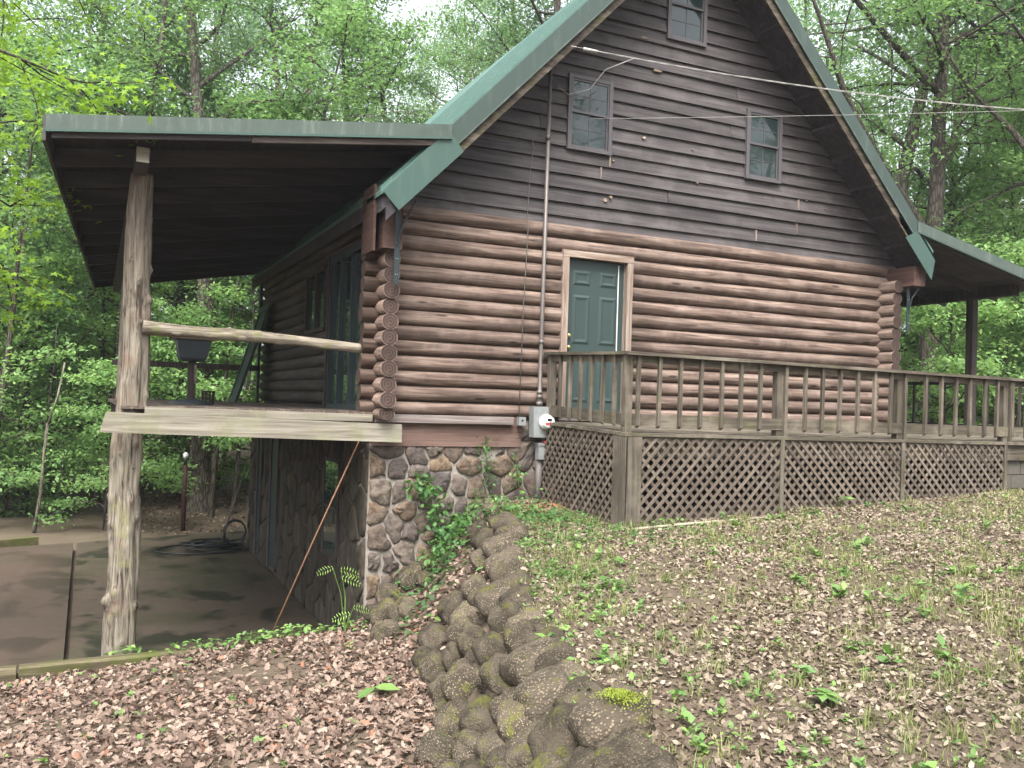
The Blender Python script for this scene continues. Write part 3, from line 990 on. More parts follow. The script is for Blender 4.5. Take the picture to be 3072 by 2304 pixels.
found = MB().prism([(-0.30, -0.015, -3.1), (2.3, -0.015, -3.1), (2.3, -0.015, -0.02), (1.72, -0.015, -0.06), (1.50, -0.015, -0.37), (-0.30, -0.015, -0.372)], (0, 0.4, 0)).build('foundation', M['mortar'], cabin)
bound = [(-0.30, -2.55), (2.2, -2.55), (2.2, -0.12), (1.72, -0.10), (1.50, -0.372), (-0.30, -0.378)]
SEEDS2 = []
for q_ in SEEDS:
    if all((q_[0] - r_[0]) ** 2 + (q_[1] - r_[1]) ** 2 > 0.165 ** 2 for r_ in SEEDS2):
        SEEDS2.append(q_)
for cell in voronoi(SEEDS2, bound):
    if len(cell) < 3:
        continue
    sh = shrink(cell, random.choice((0.006, 0.010, 0.016, 0.026)))
    if len(sh) >= 3:
        stone(sh, lambda u, v, o: (u, -0.015 - o, v), found, random.uniform(0.025, 0.05), M['stone'])
MB().box(2.31, 8.36, -0.01, 0.19, -3.1, -0.30).build('foundation', M['block'], cabin)
MB().box(8.17, 8.36, 0.195, 8.2, -3.1, -0.30).build('foundation', M['block'], cabin)
# side (basement) wall facing -x
BX = -0.30
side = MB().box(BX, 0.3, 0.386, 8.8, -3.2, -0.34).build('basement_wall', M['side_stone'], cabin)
rs = np.random.default_rng(3)
OPEN = [(1.28, 2.14, -2.06, -0.68), (5.6, 6.28, -3.0, -0.55), (7.3, 7.72, -3.0, -0.55)]
seeds2 = []
while len(seeds2) < 150:
    p = (rs.uniform(-0.05, 8.9), rs.uniform(-3.1, -0.36))
    if any((p[0] - q[0]) ** 2 + ((p[1] - q[1]) * 1.1) ** 2 < 0.27 ** 2 for q in seeds2):
        if rs.random() > 0.004:
            continue
    seeds2.append(p)
for s, cell in zip(seeds2, voronoi(seeds2, [(0.0, -3.15), (8.8, -3.15), (8.8, -0.36), (0.0, -0.36)])):
    if len(cell) < 3 or any(a0 - 0.08 < s[0] < a1 + 0.08 and b0 - 0.08 < s[1] < b1 + 0.08 for a0, a1, b0, b1 in OPEN):
        continue
    sh = shrink(cell, random.uniform(0.012, 0.03))
    if len(sh) >= 3:
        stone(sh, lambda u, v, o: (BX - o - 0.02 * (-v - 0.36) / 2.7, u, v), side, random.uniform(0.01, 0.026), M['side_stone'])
# openings in the basement wall
for a0, a1, b0, b1 in OPEN:
    f = MB().box(BX - 0.045, BX + 0.02, a0, a0 + 0.05, b0, b1).box(BX - 0.045, BX + 0.02, a1 - 0.05, a1, b0, b1).box(BX - 0.043, BX + 0.02, a0, a1, b1 - 0.05, b1).box(BX - 0.043, BX + 0.02, a0, a1, b0, b0 + 0.05)
    if b0 > -2.5:
        f.box(BX - 0.04, BX + 0.02, a0, a1, (b0 + b1) / 2 - 0.02, (b0 + b1) / 2 + 0.02)
        wd = f.build('basement_window', M['dark_wood'], cabin)
        MB().box(BX - 0.035, BX - 0.03, a0 + 0.04, a1 - 0.04, b0 + 0.04, b1 - 0.04).build('pane', M['glass'], wd)
    else:
        wd = f.build('basement_door', M['dark_wood'], cabin)
        MB().box(BX - 0.034, BX + 0.01, a0 + 0.05, a1 - 0.05, b0, b1 - 0.05).build('door_leaf', M['dark_metal'], wd)
        MB().box(BX - 0.07, BX - 0.046, a1 - 0.06, a1 - 0.02, b0, b1).build('door_edge', M['win_frame'], wd)
# sliding glass door and window in the left log wall
gd = MB()
for y_ in (0.43, 1.08, 1.70, 2.26):
    gd.box(-0.31, -0.22, y_, y_ + 0.06, 0.0, 2.22)
gd.box(-0.312, -0.22, 0.43, 2.32, 2.14, 2.24).box(-0.312, -0.22, 0.43, 2.32, -0.02, 0.09)
gdo = gd.build('sliding_door', M['dark_metal'], cabin)
for a0, a1 in ((0.48, 1.09), (1.13, 1.71), (1.75, 2.27)):
    MB().box(-0.262, -0.257, a0, a1, 0.08, 2.15).build('pane', M['glass'], gdo)
gw = MB().box(-0.325, -0.2, 2.58, 2.64, 1.18, 2.16).box(-0.325, -0.2, 3.86, 3.92, 1.18, 2.16).box(-0.324, -0.2, 2.58, 3.92, 1.18, 1.24).box(-0.324, -0.2, 2.58, 3.92, 2.10, 2.16).box(-0.318, -0.2, 3.22, 3.28, 1.2, 2.14)
gwo = gw.build('side_window', M['dark_wood'], cabin)
for a0, a1 in ((2.63, 3.23), (3.27, 3.87)):
    MB().box(-0.272, -0.267, a0, a1, 1.22, 2.12).build('pane', M['glass'], gwo)
MB().box(-0.33, -0.28, 2.32, 2.42, 0.0, 2.25).build('door_trim', M['dark_wood'], cabin)
MB().box(-0.35, -0.30, 8.15, 8.3, -0.1, 2.6).build('corner_board', M['dark_metal'], cabin)

# ------------------------------------------------------------------ balcony porch on the left
porch = thing('balcony_porch', 'left balcony with knotty cedar post, pale beam and shed roof', 'porch', (-3.03, 0.12, -3.05))


def knotty(path, rad, n, seed, knobs, amp=0.012, along=2):
    P = np.asarray(path, float)
    V, F = tube_arrays(P, rad, n)
    V = V.reshape(len(P), n, 3)
    C = P[:, None, :]
    D = V - C
    Rr = np.linalg.norm(D, axis=2, keepdims=True)
    D = D / Rr
    rs_ = random.Random(seed)
    ang = np.arange(n) * 2 * math.pi / n
    s = np.linspace(0, 1, len(P))
    Lt = np.sum(np.linalg.norm(np.diff(P, axis=0), axis=1))
    disp = np.zeros((len(P), n))
    for i in range(len(P)):
        for j in range(n):
            q = Vector((math.cos(ang[j]) * 2.2, math.sin(ang[j]) * 2.2, s[i] * Lt * 0.7 + seed))
            q2 = Vector((math.cos(ang[j]) * 5, math.sin(ang[j]) * 5, s[i] * Lt * 2.0 + seed))
            disp[i, j] = amp * 1.6 * mnoise.noise(q) + amp * mnoise.noise(q2)
    for ks, ka, kr, kh in knobs:
        da = (ang - ka + math.pi) % (2 * math.pi) - math.pi
        rr = np.sqrt(((s - ks) * Lt)[:, None] ** 2 * 0.7 + (da[None, :] * rad[0]) ** 2)
        disp += kh * np.exp(-(rr / kr) ** 2)
    V = C + D * (Rr + disp[:, :, None])
    F = list(F)
    V = V.reshape(-1, 3)
    F.append(tuple(range(n - 1, -1, -1)))
    F.append(tuple((len(P) - 1) * n + i for i in range(n)))
    return V, F


rk = random.Random(5)
zz = np.linspace(-3.1, 2.62, 150)
path = [(-3.03 + 0.02 * math.sin(z * 1.1) + 0.012 * math.sin(z * 2.7), 0.13 + 0.015 * math.sin(z * 1.3 + 1), z) for z in zz]
rad = np.interp(zz, [-3.1, -2.6, -1.6, 0, 1.4, 2.2, 2.62], [0.19, 0.172, 0.158, 0.146, 0.136, 0.122, 0.115])
kn = [(rk.uniform(0.05, 0.93), rk.uniform(0, 6.28), rk.uniform(0.02, 0.045), rk.choice((1, 1, 1, -0.6)) * rk.uniform(0.015, 0.05)) for _ in range(80)]
V, F = knotty(path, rad, 40, 3, kn, 0.024)
obj('post', pymesh('post', V, F, M['cedar'], True), porch)
# rear post
path = [(-2.86, 7.9, z) for z in np.linspace(-3.1, 2.3, 20)]
V, F = knotty(path, np.linspace(0.17, 0.12, 20), 12, 9, [], 0.014)
obj('post', pymesh('post', V, F, M['cedar'], True), porch)
# cedar rail log
xx = np.linspace(-2.95, -0.44, 60)
path = [(x, 0.03 + 0.008 * math.sin(x * 4), 0.905 - 0.10 * (x + 2.95) / 2.5 + 0.012 * math.sin(x * 3.1)) for x in xx]
kn = [(rk.uniform(0.1, 0.95), rk.uniform(0, 6.28), rk.uniform(0.02, 0.035), rk.uniform(0.008, 0.025)) for _ in range(22)]
V, F = knotty(path, np.linspace(0.076, 0.058, 60), 20, 21, kn, 0.008)
obj('rail', pymesh('rail', V, F, M['cedar_x'], True), porch)
# rear rail
MB().hexa([(-3.1, 7.9, 0.66), (-0.35, 7.9, 0.66), (-0.35, 8.0, 0.66), (-3.1, 8.0, 0.66), (-3.1, 7.9, 0.77), (-0.35, 7.9, 0.77), (-0.35, 8.0, 0.77), (-3.1, 8.0, 0.77)]).build('rail', M['dark_wood'], porch)
# front beam (runs slightly downhill to the right, left end cut on a slant)
MB().hexa([(-3.345, -0.25, -0.272), (0.035, -0.25, -0.348), (0.035, -0.195, -0.348), (-3.345, -0.195, -0.272), (-3.29, -0.25, -0.052), (0.03, -0.25, -0.126), (0.03, -0.195, -0.126), (-3.29, -0.195, -0.052)]).build('beam', M['beam_pale'], porch)
MB().hexa([(-2.90, -0.13, -0.085), (-0.31, -0.13, -0.10), (-0.31, -0.09, -0.10), (-2.90, -0.09, -0.085), (-2.90, -0.13, 0.012), (-0.31, -0.13, -0.012), (-0.31, -0.09, -0.012), (-2.90, -0.09, 0.012)]).build('rim_board', M['beam_pale'], porch)
for i in range(20):
    x0 = -3.14 + i * 0.142
    dz = random.uniform(-0.004, 0.004)
    MB().box(x0, x0 + 0.136, -0.085, 7.9, -0.015 + dz, 0.02 + dz).build('floor_board', M['balcony'], porch)
for i in range(5):
    y = 0.6 + i * 1.6
    MB().box(-3.1, -0.3, y, y + 0.05, -0.25, -0.02).build('joist', M['dark_wood'], porch)
# shed roof
def prz(x, y):
    """underside of the shed roof"""
    u = (y - YF) / 10.7
    xl, zl_ = -3.95 + 0.52 * u, 2.745 - 0.36 * u
    xr, zr_ = 0.36 - 0.30 * u, 3.335 - 0.33 * u
    return zl_ + (zr_ - zl_) * (x - xl) / (xr - xl)


pxl = lambda y: -3.95 + 0.52 * (y - YF) / 10.7
pxr = lambda y: 0.36 - 0.30 * (y - YF) / 10.7
YP = 10.0


def proof(name, o0, o1, y0, y1, mat, parent, xa=None, xb=None):
    V = []
    for o in (o0, o1):
        for (x, y) in (((xa if xa is not None else pxl(y0)), y0), ((xb if xb is not None else pxr(y0)), y0), ((xb if xb is not None else pxr(y1)), y1), ((xa if xa is not None else pxl(y1)), y1)):
            V.append((x, y, prz(x, y) + o))
    return MB().hexa(V).build(name, mat, parent)


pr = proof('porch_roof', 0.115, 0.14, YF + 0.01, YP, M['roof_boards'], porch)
proof('roof_panel', 0.145, 0.16, YF - 0.03, YP + 0.02, M['green_old'], pr)
proof('fascia', 0.012, 0.168, YF - 0.075, YF - 0.045, M['green_old'], pr)
proof('fascia_lip', -0.012, 0.014, YF - 0.088, YF - 0.044, M['green_clean'], pr)
proof('trim_board', -0.075, -0.014, YF - 0.03, YF + 0.01, M['sill'], pr, -1.95, 0.22)
proof('end_rafter', -0.06, 0.114, YF - 0.03, YF + 0.008, M['rafter'], pr, -3.9, -1.96)
for i in range(11):
    y = 0.28 + i * 0.955
    proof('rafter', -0.085, 0.113, y, y + 0.042, M['rafter'], pr)
V = []
for o in (-0.09, 0.16):
    for x_, y_ in ((pxl(YF) - 0.03, YF - 0.04), (pxl(YF), YF - 0.04), (pxl(YP), YP), (pxl(YP) - 0.03, YP)):
        V.append((x_, y_, prz(x_, y_) + o))
MB().hexa(V).build('side_fascia', M['rafter'], pr)
bz = lambda y: prz(-3.04, y) - 0.09
MB().hexa([(-3.105, -0.52, bz(-.52) - 0.165), (-2.975, -0.52, bz(-.52) - 0.165), (-2.975, 9.6, bz(9.6) - 0.165), (-3.105, 9.6, bz(9.6) - 0.165), (-3.105, -0.52, bz(-.52)), (-2.975, -0.52, bz(-.52)), (-2.975, 9.6, bz(9.6)), (-3.105, 9.6, bz(9.6))]).build('roof_beam', M['rafter'], porch)
MB().box(-3.103, -2.977, -0.526, -0.5205, bz(-.52) - 0.163, bz(-.52) - 0.002).build('beam_end', M['beam_pale'], porch)

# ------------------------------------------------------------------ front deck
deck = thing('front_deck', 'weathered wooden deck with railing and lattice skirt by the green door', 'deck', (5.0, -1.1, -1.1))
zd = lambda x, y: -0.046 + 0.032 * (y + 0.14) - 0.006 * (x - 2.1)
X0, X1, Y0 = 2.02, 11.5, -2.2


def dbox(name, x0, x1, y0, y1, o0, o1, mat, parent=deck, jit=0.0):
    V = []
    for o in (o0, o1):
        for x, y in ((x0, y0), (x1, y0), (x1, y1), (x0, y1)):
            V.append((x, y, zd(x, y) + o))
    return MB().hexa(V).build(name, mat, parent)


for i in range(15):
    y = Y0 + i * 0.1405
    j = random.uniform(-0.003, 0.003)
    if y > -0.16:
        break
    xs_ = [X0 - random.uniform(0, 0.01)] + ([5.6] if i % 2 else [7.4]) + [X1]
    for a0, a1 in zip(xs_[:-1], xs_[1:]):
        dbox('deck_board', a0 + 0.002, a1 - 0.002, y, y + 0.136, -0.038 + j, j, M['deck_x'])
for i in range(20):
    dbox('deck_board', 8.72 + i * 0.14, 8.72 + i * 0.14 + 0.136, -0.09, 7.5, -0.038, random.uniform(-0.003, 0.003), M['deck_y'])
dbox('rim_joist', 2.10, 8.5, -2.12, -2.08, -0.28, -0.042, M['deck_x'])
dbox('rim_joist', 2.08, 2.12, -2.07, -0.12, -0.28, -0.042, M['deck_y'])
# posts
posts = [(2.10, -2.12), (4.31, -2.12), (6.38, -2.12), (8.5, -2.12), (10.6, -2.12)]
for x, y in posts:
    dbox('post', x - 0.045, x + 0.045, y - 0.005, y + 0.085, -0.75, 0.885, M['deck_z'])
    if x > 4:
        dbox('post_facing', x + 0.0455, x + 0.09, y - 0.05, y - 0.008, -0.05, 0.885, M['deck_z'])
dbox('post', 2.06, 2.15, -0.26, -0.17, -0.5, 0.885, M['deck_z'])
# cap and bottom rails
dbox('cap_rail', 2.02, 11.5, -2.21, -2.065, 0.886, 0.925, M['deck_x'])
dbox('cap_rail', 2.02, 2.165, -2.064, -0.13, 0.884, 0.923, M['deck_y'])
dbox('top_rail', 2.15, 11.5, -2.135, -2.10, 0.80, 0.885, M['deck_x'])
dbox('top_rail', 2.085, 2.12, -2.03, -0.17, 0.80, 0.883, M['deck_y'])
dbox('bottom_rail', 2.15, 11.5, -2.135, -2.10, 0.075, 0.215, M['deck_x'])
dbox('bottom_rail', 2.085, 2.12, -2.03, -0.27, 0.075, 0.215, M['deck_y'])


def baluster(x, y, ax):
    o0, o1 = 0.055, 0.885
    l1, l2 = random.gauss(-0.004, 0.006), random.gauss(0, 0.003)
    h = 0.0205
    zt, zb_ = zd(x, y) + o1, zd(x, y) + o0
    V = []
    for zz_, s in ((zb_, 1), (zt, 0)):
        for sx, sy in ((-1, -1), (1, -1), (1, 1), (-1, 1)):
            k = 0.035 * (1 if s and ((sy > 0 and ax == 0) or (sx > 0 and ax == 1)) else 0)
            V.append((x + sx * h + s * l1, y + sy * h + s * l2, zz_ - k * 0 + (0.03 * s if ((ax == 0 and sy < 0) or (ax == 1 and sx < 0)) else 0)))
    MB().hexa(V).build('baluster', M['deck_z'], deck)


for x in (2.2, 2.49, 2.78, 3.08, 3.38, 3.67, 3.97, 4.687, 4.976, 5.28, 5.58, 5.88, 6.18, 6.83, 7.13, 7.43, 7.71, 8.02, 8.28, 8.6, 8.9, 9.2, 9.5, 9.8, 10.1, 10.4):
    baluster(x, -2.157, 0)
for y in (-0.53, -0.81, -1.07, -1.34, -1.61, -1.87):
    baluster(2.063, y, 1)
baluster(2.063, -2.1, 1)


# lattice panels
def lattice(origin, du, width, height, front_dir, nrm):
    """du: unit vector along the panel, front_dir +1 for / strips in front"""
    o = Vector(origin)
    du = Vector(du)
    nrm = Vector(nrm)
    up = Vector((0, 0, 1))
    sw, pitch = 0.038, 0.098
    q = [o - nrm * 0.03, o + du * width - nrm * 0.03, o + du * width - nrm * 0.004, o - nrm * 0.004]
    hi_ = Vector((0, 0, height))
    lo_ = Vector((0, 0, height - 0.05))
    me0 = MB().hexa([p_ + lo_ - o for p_ in q] + [p_ + hi_ - o for p_ in q]).mesh('lattice_panel', M['deck_x'])
    pan = obj('lattice_panel', me0, deck, o)
    for lay, sgn in ((0, front_dir), (1, -front_dir)):
        d2 = (math.sqrt(0.5), sgn * math.sqrt(0.5))
        n2 = (-d2[1], d2[0])
        cs = [n2[0] * a_ + n2[1] * b_ for a_ in (0, width) for b_ in (0, height)]
        c = min(cs) + pitch * 0.3 + lay * 0.03
        while c < max(cs):
            half = sw / 2
            poly = [(0, 0), (width, 0), (width, height), (0, height)]
            poly = clip_poly(poly, n2[0], n2[1], c + half)
            poly = clip_poly(poly, -n2[0], -n2[1], -(c - half)) if poly else []
            if len(poly) >= 3:
                ctr = np.mean(poly, axis=0)
                L = [((p[0] - ctr[0]) * d2[0] + (p[1] - ctr[1]) * d2[1], (p[0] - ctr[0]) * n2[0] + (p[1] - ctr[1]) * n2[1]) for p in poly]
                th_ = 0.0075
                me = MB().prism([(a_, b_, 0) for a_, b_ in L], (0, 0, th_)).mesh('slat', M['lattice'])
                ob = bpy.data.objects.new('slat', me)
                COL.objects.link(ob)
                X = du * d2[0] + up * d2[1]
                Y = du * n2[0] + up * n2[1]
                Z = nrm
                if X.cross(Y).dot(Z) < 0:
                    pass
                off = nrm * ((0.0 if lay == 1 else th_ + 0.0008) + random.uniform(0, 0.0005))
                p3 = du * float(ctr[0]) + up * float(ctr[1]) + off
                ob.parent = pan
                ob.matrix_local = Matrix(((X.x, Y.x, Z.x, p3.x), (X.y, Y.y, Z.y, p3.y), (X.z, Y.z, Z.z, p3.z), (0, 0, 0, 1)))
            c += pitch
    return pan


LB = -1.30
for a0, a1, fd in ((2.25, 4.285, 1), (4.345, 6.355, -1), (6.425, 8.40, -1)):
    bot = -1.30 + 0.045 * (a0 - 2.2)
    lattice((a0, -2.165, bot), (1, 0, 0), a1 - a0, zd((a0 + a1) / 2, -2.2) - 0.045 - bot, fd, (0, -1, 0))
lattice((2.045, -0.12, LB), (0, -1, 0), 1.83, -0.08 - 0.045 - LB, 1, (-1, 0, 0))
for x in (4.315, 6.39, 8.43):
    dbox('lattice_trim', x - 0.028, x + 0.028, -2.20, -2.182, -1.25 + 0.045 * (x - 2.2), -0.042, M['deck_z'])
dbox('corner_trim', 2.055, 2.245, -2.205, -2.184, -1.3, -0.045, M['deck_z'])
dbox('corner_trim', 2.015, 2.034, -2.205, -1.95, -1.3, -0.045, M['deck_z'])
# board and block wall right of the lattice
dbox('skirt_board', 8.47, 11.5, -2.15, -2.11, -0.26, -0.042, M['deck_x'])
for r_ in range(4):
    for c_ in range(7):
        x0 = 8.48 + c_ * 0.41 - (0.2 if r_ % 2 else 0)
        z1 = -0.43 - r_ * 0.2
        MB().box(max(8.48, x0), x0 + 0.398, -2.10, -1.92, z1 - 0.19, z1).build('block', M['block'], deck)

# ------------------------------------------------------------------ right side porch
sp = thing('side_porch', 'right side porch with dark beam, square post and low green roof', 'porch', (11.3, 0.6, -0.2))
rz = lambda x: 3.10 - 0.2 * (x - 8.25)


def rproof(name, o0, o1, x0, x1, y0, y1, mat, parent):
    V = []
    for o in (o0, o1):
        for x, y in ((x0, y0), (x1, y0), (x1, y1), (x0, y1)):
            V.append((x, y, rz(x) + o))
    return MB().hexa(V).build(name, mat, parent)


spr = rproof('porch_roof', 0.10, 0.13, 8.3, 11.75, YF + 0.01, 8.5, M['soffit'], sp)
rproof('roof_panel', 0.135, 0.15, 8.25, 11.8, YF - 0.03, 8.5, M['green_old'], spr)
rproof('fascia', -0.01, 0.16, 8.27, 11.8, YF - 0.06, YF - 0.035, M['green_old'], spr)
rproof('fascia_lip', -0.03, -0.008, 8.27, 11.8, YF - 0.07, YF - 0.034, M['green_metal'], spr)
for i in range(8):
    y = YF + 0.02 + i * 1.1
    rproof('rafter', -0.04, 0.098, 8.3, 11.75, y, y + 0.045, M['rafter'], spr)
for i in range(18):
    x = 8.45 + i * 0.18
    rproof('ceiling_board', 0.07, 0.098, x, x + 0.172, YF + 0.07, 8.4, M['rafter'], spr)
MB().box(11.22, 11.38, -0.25, 8.0, 2.37, 2.62).build('beam', M['dark_wood'], sp)
MB().box(11.23, 11.37, 0.55, 0.69, -0.2, 2.369).build('post', M['dark_wood'], sp)
MB().box(11.23, 11.37, 4.5, 4.64, -0.2, 2.369).build('post', M['dark_wood'], sp)
MB().box(11.36, 11.46, -2.0, 7.5, 0.80, 0.86).build('rail', M['dark_wood'], sp)
MB().box(11.38, 11.44, -2.0, 7.5, -0.02, 0.06).build('rail', M['dark_wood'], sp)
for i in range(30):
    y = -1.9 + i * 0.32
    MB().box(11.39, 11.43, y, y + 0.04, 0.061, 0.799).build('baluster', M['dark_wood'], sp)

# ------------------------------------------------------------------ electrical things on the wall
em = thing('electric_meter', 'grey electric meter box with tall conduit pipe on the log wall', 'electric meter', (1.98, -0.12, -0.56))
mb = MB().hexa([(1.85, -0.235, -0.262), (2.115, -0.235, -0.262), (2.13, -0.1, -0.262), (1.85, -0.1, -0.262), (1.838, -0.235, 0.145), (2.115, -0.235, 0.145), (2.125, -0.1, 0.145), (1.838, -0.1, 0.145)]).build('meter_box', M['grey_metal'], em)
c = (2.02, -0.24, -0.055)
MB().tube([(c[0], c[1], c[2]), (c[0], c[1] - 0.03, c[2]), (c[0], c[1] - 0.035, c[2]), (c[0], c[1] - 0.10, c[2]), (c[0], c[1] - 0.115, c[2])], [0.102, 0.102, 0.088, 0.084, 0.070], 24).build('meter_dial', M['white_plastic'], em, True)
MB().box(c[0] - 0.032, c[0] + 0.032, c[1] - 0.1195, c[1] - 0.1155, c[2] + 0.015, c[2] + 0.048).build('display', M['black'], em)
MB().box(c[0] - 0.058, c[0] + 0.058, c[1] - 0.1195, c[1] - 0.1155, c[2] - 0.035, c[2] - 0.008).build('label', M['red'], em)
MB().box(1.95, 2.115, -0.20, -0.1, -0.555, -0.345).box(1.94, 2.125, -0.21, -0.1, -0.372, -0.335).build('disconnect_box', M['grey_metal'], em)
MB().tube([(2.03, -0.212, -0.325), (2.03, -0.222, -0.325)], 0.018, 10).build('seal', M['red'], em)
MB().tube([(2.0, -0.12, -0.56), (2.0, -0.12, -1.2)], 0.045, 10).build('drop_pipe', M['dark_wire'], em, True)
MB().tube([(1.955, -0.17, 0.14), (1.953, -0.17, 0.30), (1.953, -0.17, 0.31), (1.952, -0.17, 1.0), (1.968, -0.16, 4.72)], [0.034, 0.034, 0.027, 0.027, 0.027], 12).build('conduit', M['pipe'], em, True)
for z_, r_ in ((0.16, 0.045), (0.25, 0.043), (0.31, 0.038), (0.98, 0.035), (3.72, 0.034)):
    MB().tube([(1.953, -0.168, z_), (1.953, -0.168, z_ + 0.05)], r_, 12).build('coupling', M['pipe'], em, True)
MB().box(1.66, 1.76, -0.175, -0.1, -0.11, 0.0).build('junction_box', M['grey_metal'], em)
MB().tube([(1.71, -0.176, -0.045), (1.71, -0.18, -0.045)], 0.014, 8).build('knockout', M['black'], em)

A = np.array([1.965, -0.72, 4.79])
E_ = np.array([8.4, -3.0, 4.62])
sv = thing('service_cable', 'pale twisted overhead power cable reaching the left roof edge', 'cable', tuple(A))
t_ = np.linspace(0, 1.9, 160)
ctr = A[None, :] + (E_ - A)[None, :] * t_[:, None]
ctr[:, 2] += -0.42 * (t_ * (1.9 - t_)) / 0.9 + 0.17 * t_
for k in range(3):
    ph = t_ * 36 + k * 2.1
    rr = np.clip(t_ * 9, 0.15, 1) * 0.007
    pts = ctr + np.stack([np.zeros_like(ph), rr * np.cos(ph), rr * np.sin(ph)], 1)
    MB().tube(pts, 0.0034, 5).build('strand', M['wire'], sv, True)
MB().tube([tuple(A + (0.16, -0.04, -0.02)), tuple(A + (0.34, -0.1, -0.045))], 0.022, 8).build('clamp', M['wire'], sv, True)
B = np.array([2.55, -0.09, 4.42])
MB().tube([(2.05, -0.1, 4.52), (2.25, -0.16, 4.38), (2.5, -0.3, 4.45), (2.62, -0.5, 4.68), (2.85, -0.85, 4.76)], 0.006, 5).build('tail', M['wire'], sv, True)
MB().tube([(2.05, -0.08, 4.55), (2.3, -0.14, 4.36), (2.6, -0.14, 4.42), (2.75, -0.1, 4.55)], 0.005, 5).build('tail', M['dark_wire'], sv, True)
tw = np.linspace(0, 1.6, 30)
a_, b_ = np.array([2.62, -0.09, 4.13]), np.array([7.72, -3.0, 4.32])
tag(MB().tube(a_[None] + (b_ - a_)[None] * tw[:, None] - np.array([0, 0, 0.06])[None] * (tw * (1.6 - tw))[:, None], 0.0028, 5).build('phone_line', M['wire'], None, True),
    'thin straight pale wire crossing in front of the two gable windows', 'wire')
tag(MB().tube([(1.77, -0.06, 3.75), (1.79, -0.09, 3.6), (1.76, -0.07, 3.4), (1.74, -0.06, 2.75), (1.73, -0.115, 2.5), (1.70, -0.11, 1.4), (1.665, -0.15, -0.07)], 0.006, 5).build('wall_cable', M['dark_wire'], None, True),
    'thin dark cable hanging down the log wall left of the conduit', 'cable')

# ------------------------------------------------------------------ loose things
tag(MB().tube([(-0.44, -0.02, -0.35), (-0.95, -0.06, -1.5), (-1.47, -0.12, -2.70)], 0.009, 8).build('brace_rod', M['rust'], None, True),
    'rusty steel rod slanting from the pale beam to the ground', 'rod')
tag(MB().tube([(-0.45, 8.3, -1.2), (-0.95, 8.45, -3.04)], 0.016, 6).build('brace_rod', M['dark_wire'], None, True),
    'dark rod leaning by the far basement corner above the hose', 'rod')
tag(MB().tube([(1.25, -2.47, float(ground_z(1.25, -2.47)) + 0.03), (2.6, -2.42, float(ground_z(2.6, -2.42)) + 0.035), (3.95, -2.36, float(ground_z(3.95, -2.36)) + 0.03)], 0.016, 8).build('pole', M['pvc'], None, True),
    'long thin pale pole lying on the ground along the lattice', 'pole')
# hose
pts = []
rh = random.Random(4)
for i in range(260):
    a0 = i / 260 * 2 * math.pi * 8
    k = i / 260
    r0 = 0.32 + 0.10 * math.sin(a0 * 0.37 + 1) + (0.40 * max(0, 1 - k * 5))
    pts.append((-1.0 + r0 * 1.35 * math.cos(a0) * (1.0 if math.cos(a0) > 0 else 1.25), 8.55 + r0 * math.sin(a0), SZ + 0.022 + 0.16 * k + 0.05 * math.sin(a0 * 1.3) * k))
for i in range(60):
    a0 = i / 60 * 2 * math.pi * 3
    pts.append((-0.62 + 0.22 * math.cos(a0), 8.5 + 0.1 * math.sin(a0 * 0.5), SZ + 0.35 + 0.26 * math.sin(a0)))
tag(MB().tube(pts, 0.018, 6).build('garden_hose', M['hose'], None, True), 'black hose heaped in loose coils on the patio slab', 'hose')
lp = thing('lamp_post', 'short red-brown post with a white bulb beyond the patio', 'lamp post', (-1.33, 11.9, -3.1))
MB().tube([(-1.33, 11.9, -3.3), (-1.33, 11.9, -1.55)], 0.055, 10).build('post', M['red_pole'], lp, True)
MB().tube([(-1.33, 11.9, -1.55), (-1.33, 11.9, -1.42), (-1.33, 11.9, -1.40)], [0.04, 0.045, 0.02], 8).build('socket', M['black'], lp, True)
MB().tube([(-1.33, 11.9, -1.41), (-1.33, 11.9, -1.37), (-1.33, 11.9, -1.32), (-1.33, 11.9, -1.27), (-1.33, 11.9, -1.25)], [0.03, 0.06, 0.068, 0.045, 0.01], 10).build('bulb', M['white_plastic'], lp, True)
# pedestal tub on the balcony
pt = thing('pedestal_tub', 'dark tapered tub on a post standing on the balcony', 'tub', (-2.22, 2.0, 0.02))


def frustum(m, cx, cy, z0, z1, a0, b0, a1, b1):
    return m.hexa([(cx - a0, cy - b0, z0), (cx + a0, cy - b0, z0), (cx + a0, cy + b0, z0), (cx - a0, cy + b0, z0), (cx - a1, cy - b1, z1), (cx + a1, cy - b1, z1), (cx + a1, cy + b1, z1), (cx - a1, cy + b1, z1)])


m = MB()
frustum(m, -2.22, 2.0, 0.60, 0.645, 0.13, 0.11, 0.175, 0.15)
frustum(m, -2.22, 2.0, 0.645, 0.87, 0.176, 0.151, 0.215, 0.185)
frustum(m, -2.22, 2.0, 0.87, 0.93, 0.216, 0.186, 0.275, 0.24)
m.build('tub', M['tub'], pt)
MB().box(-2.27, -2.17, 1.95, 2.05, 0.05, 0.60).build('post', M['dark_wood'], pt)
MB().box(-2.195, -2.168, 1.93, 1.949, 0.30, 0.56).build('tag_strip', M['sill'], pt)
m = MB()
m.tube([(-2.22, 2.0, 0.02), (-2.22, 2.0, 0.05), (-2.22, 2.0, 0.075), (-2.22, 2.0, 0.10)], [0.29, 0.27, 0.17, 0.06], 18)
m.build('base', M['tub'], pt, True)
wb = thing('wire_lantern', 'small dark slatted lantern on the balcony floor beside the tub', 'lantern', (-1.93, 2.6, 0.02))
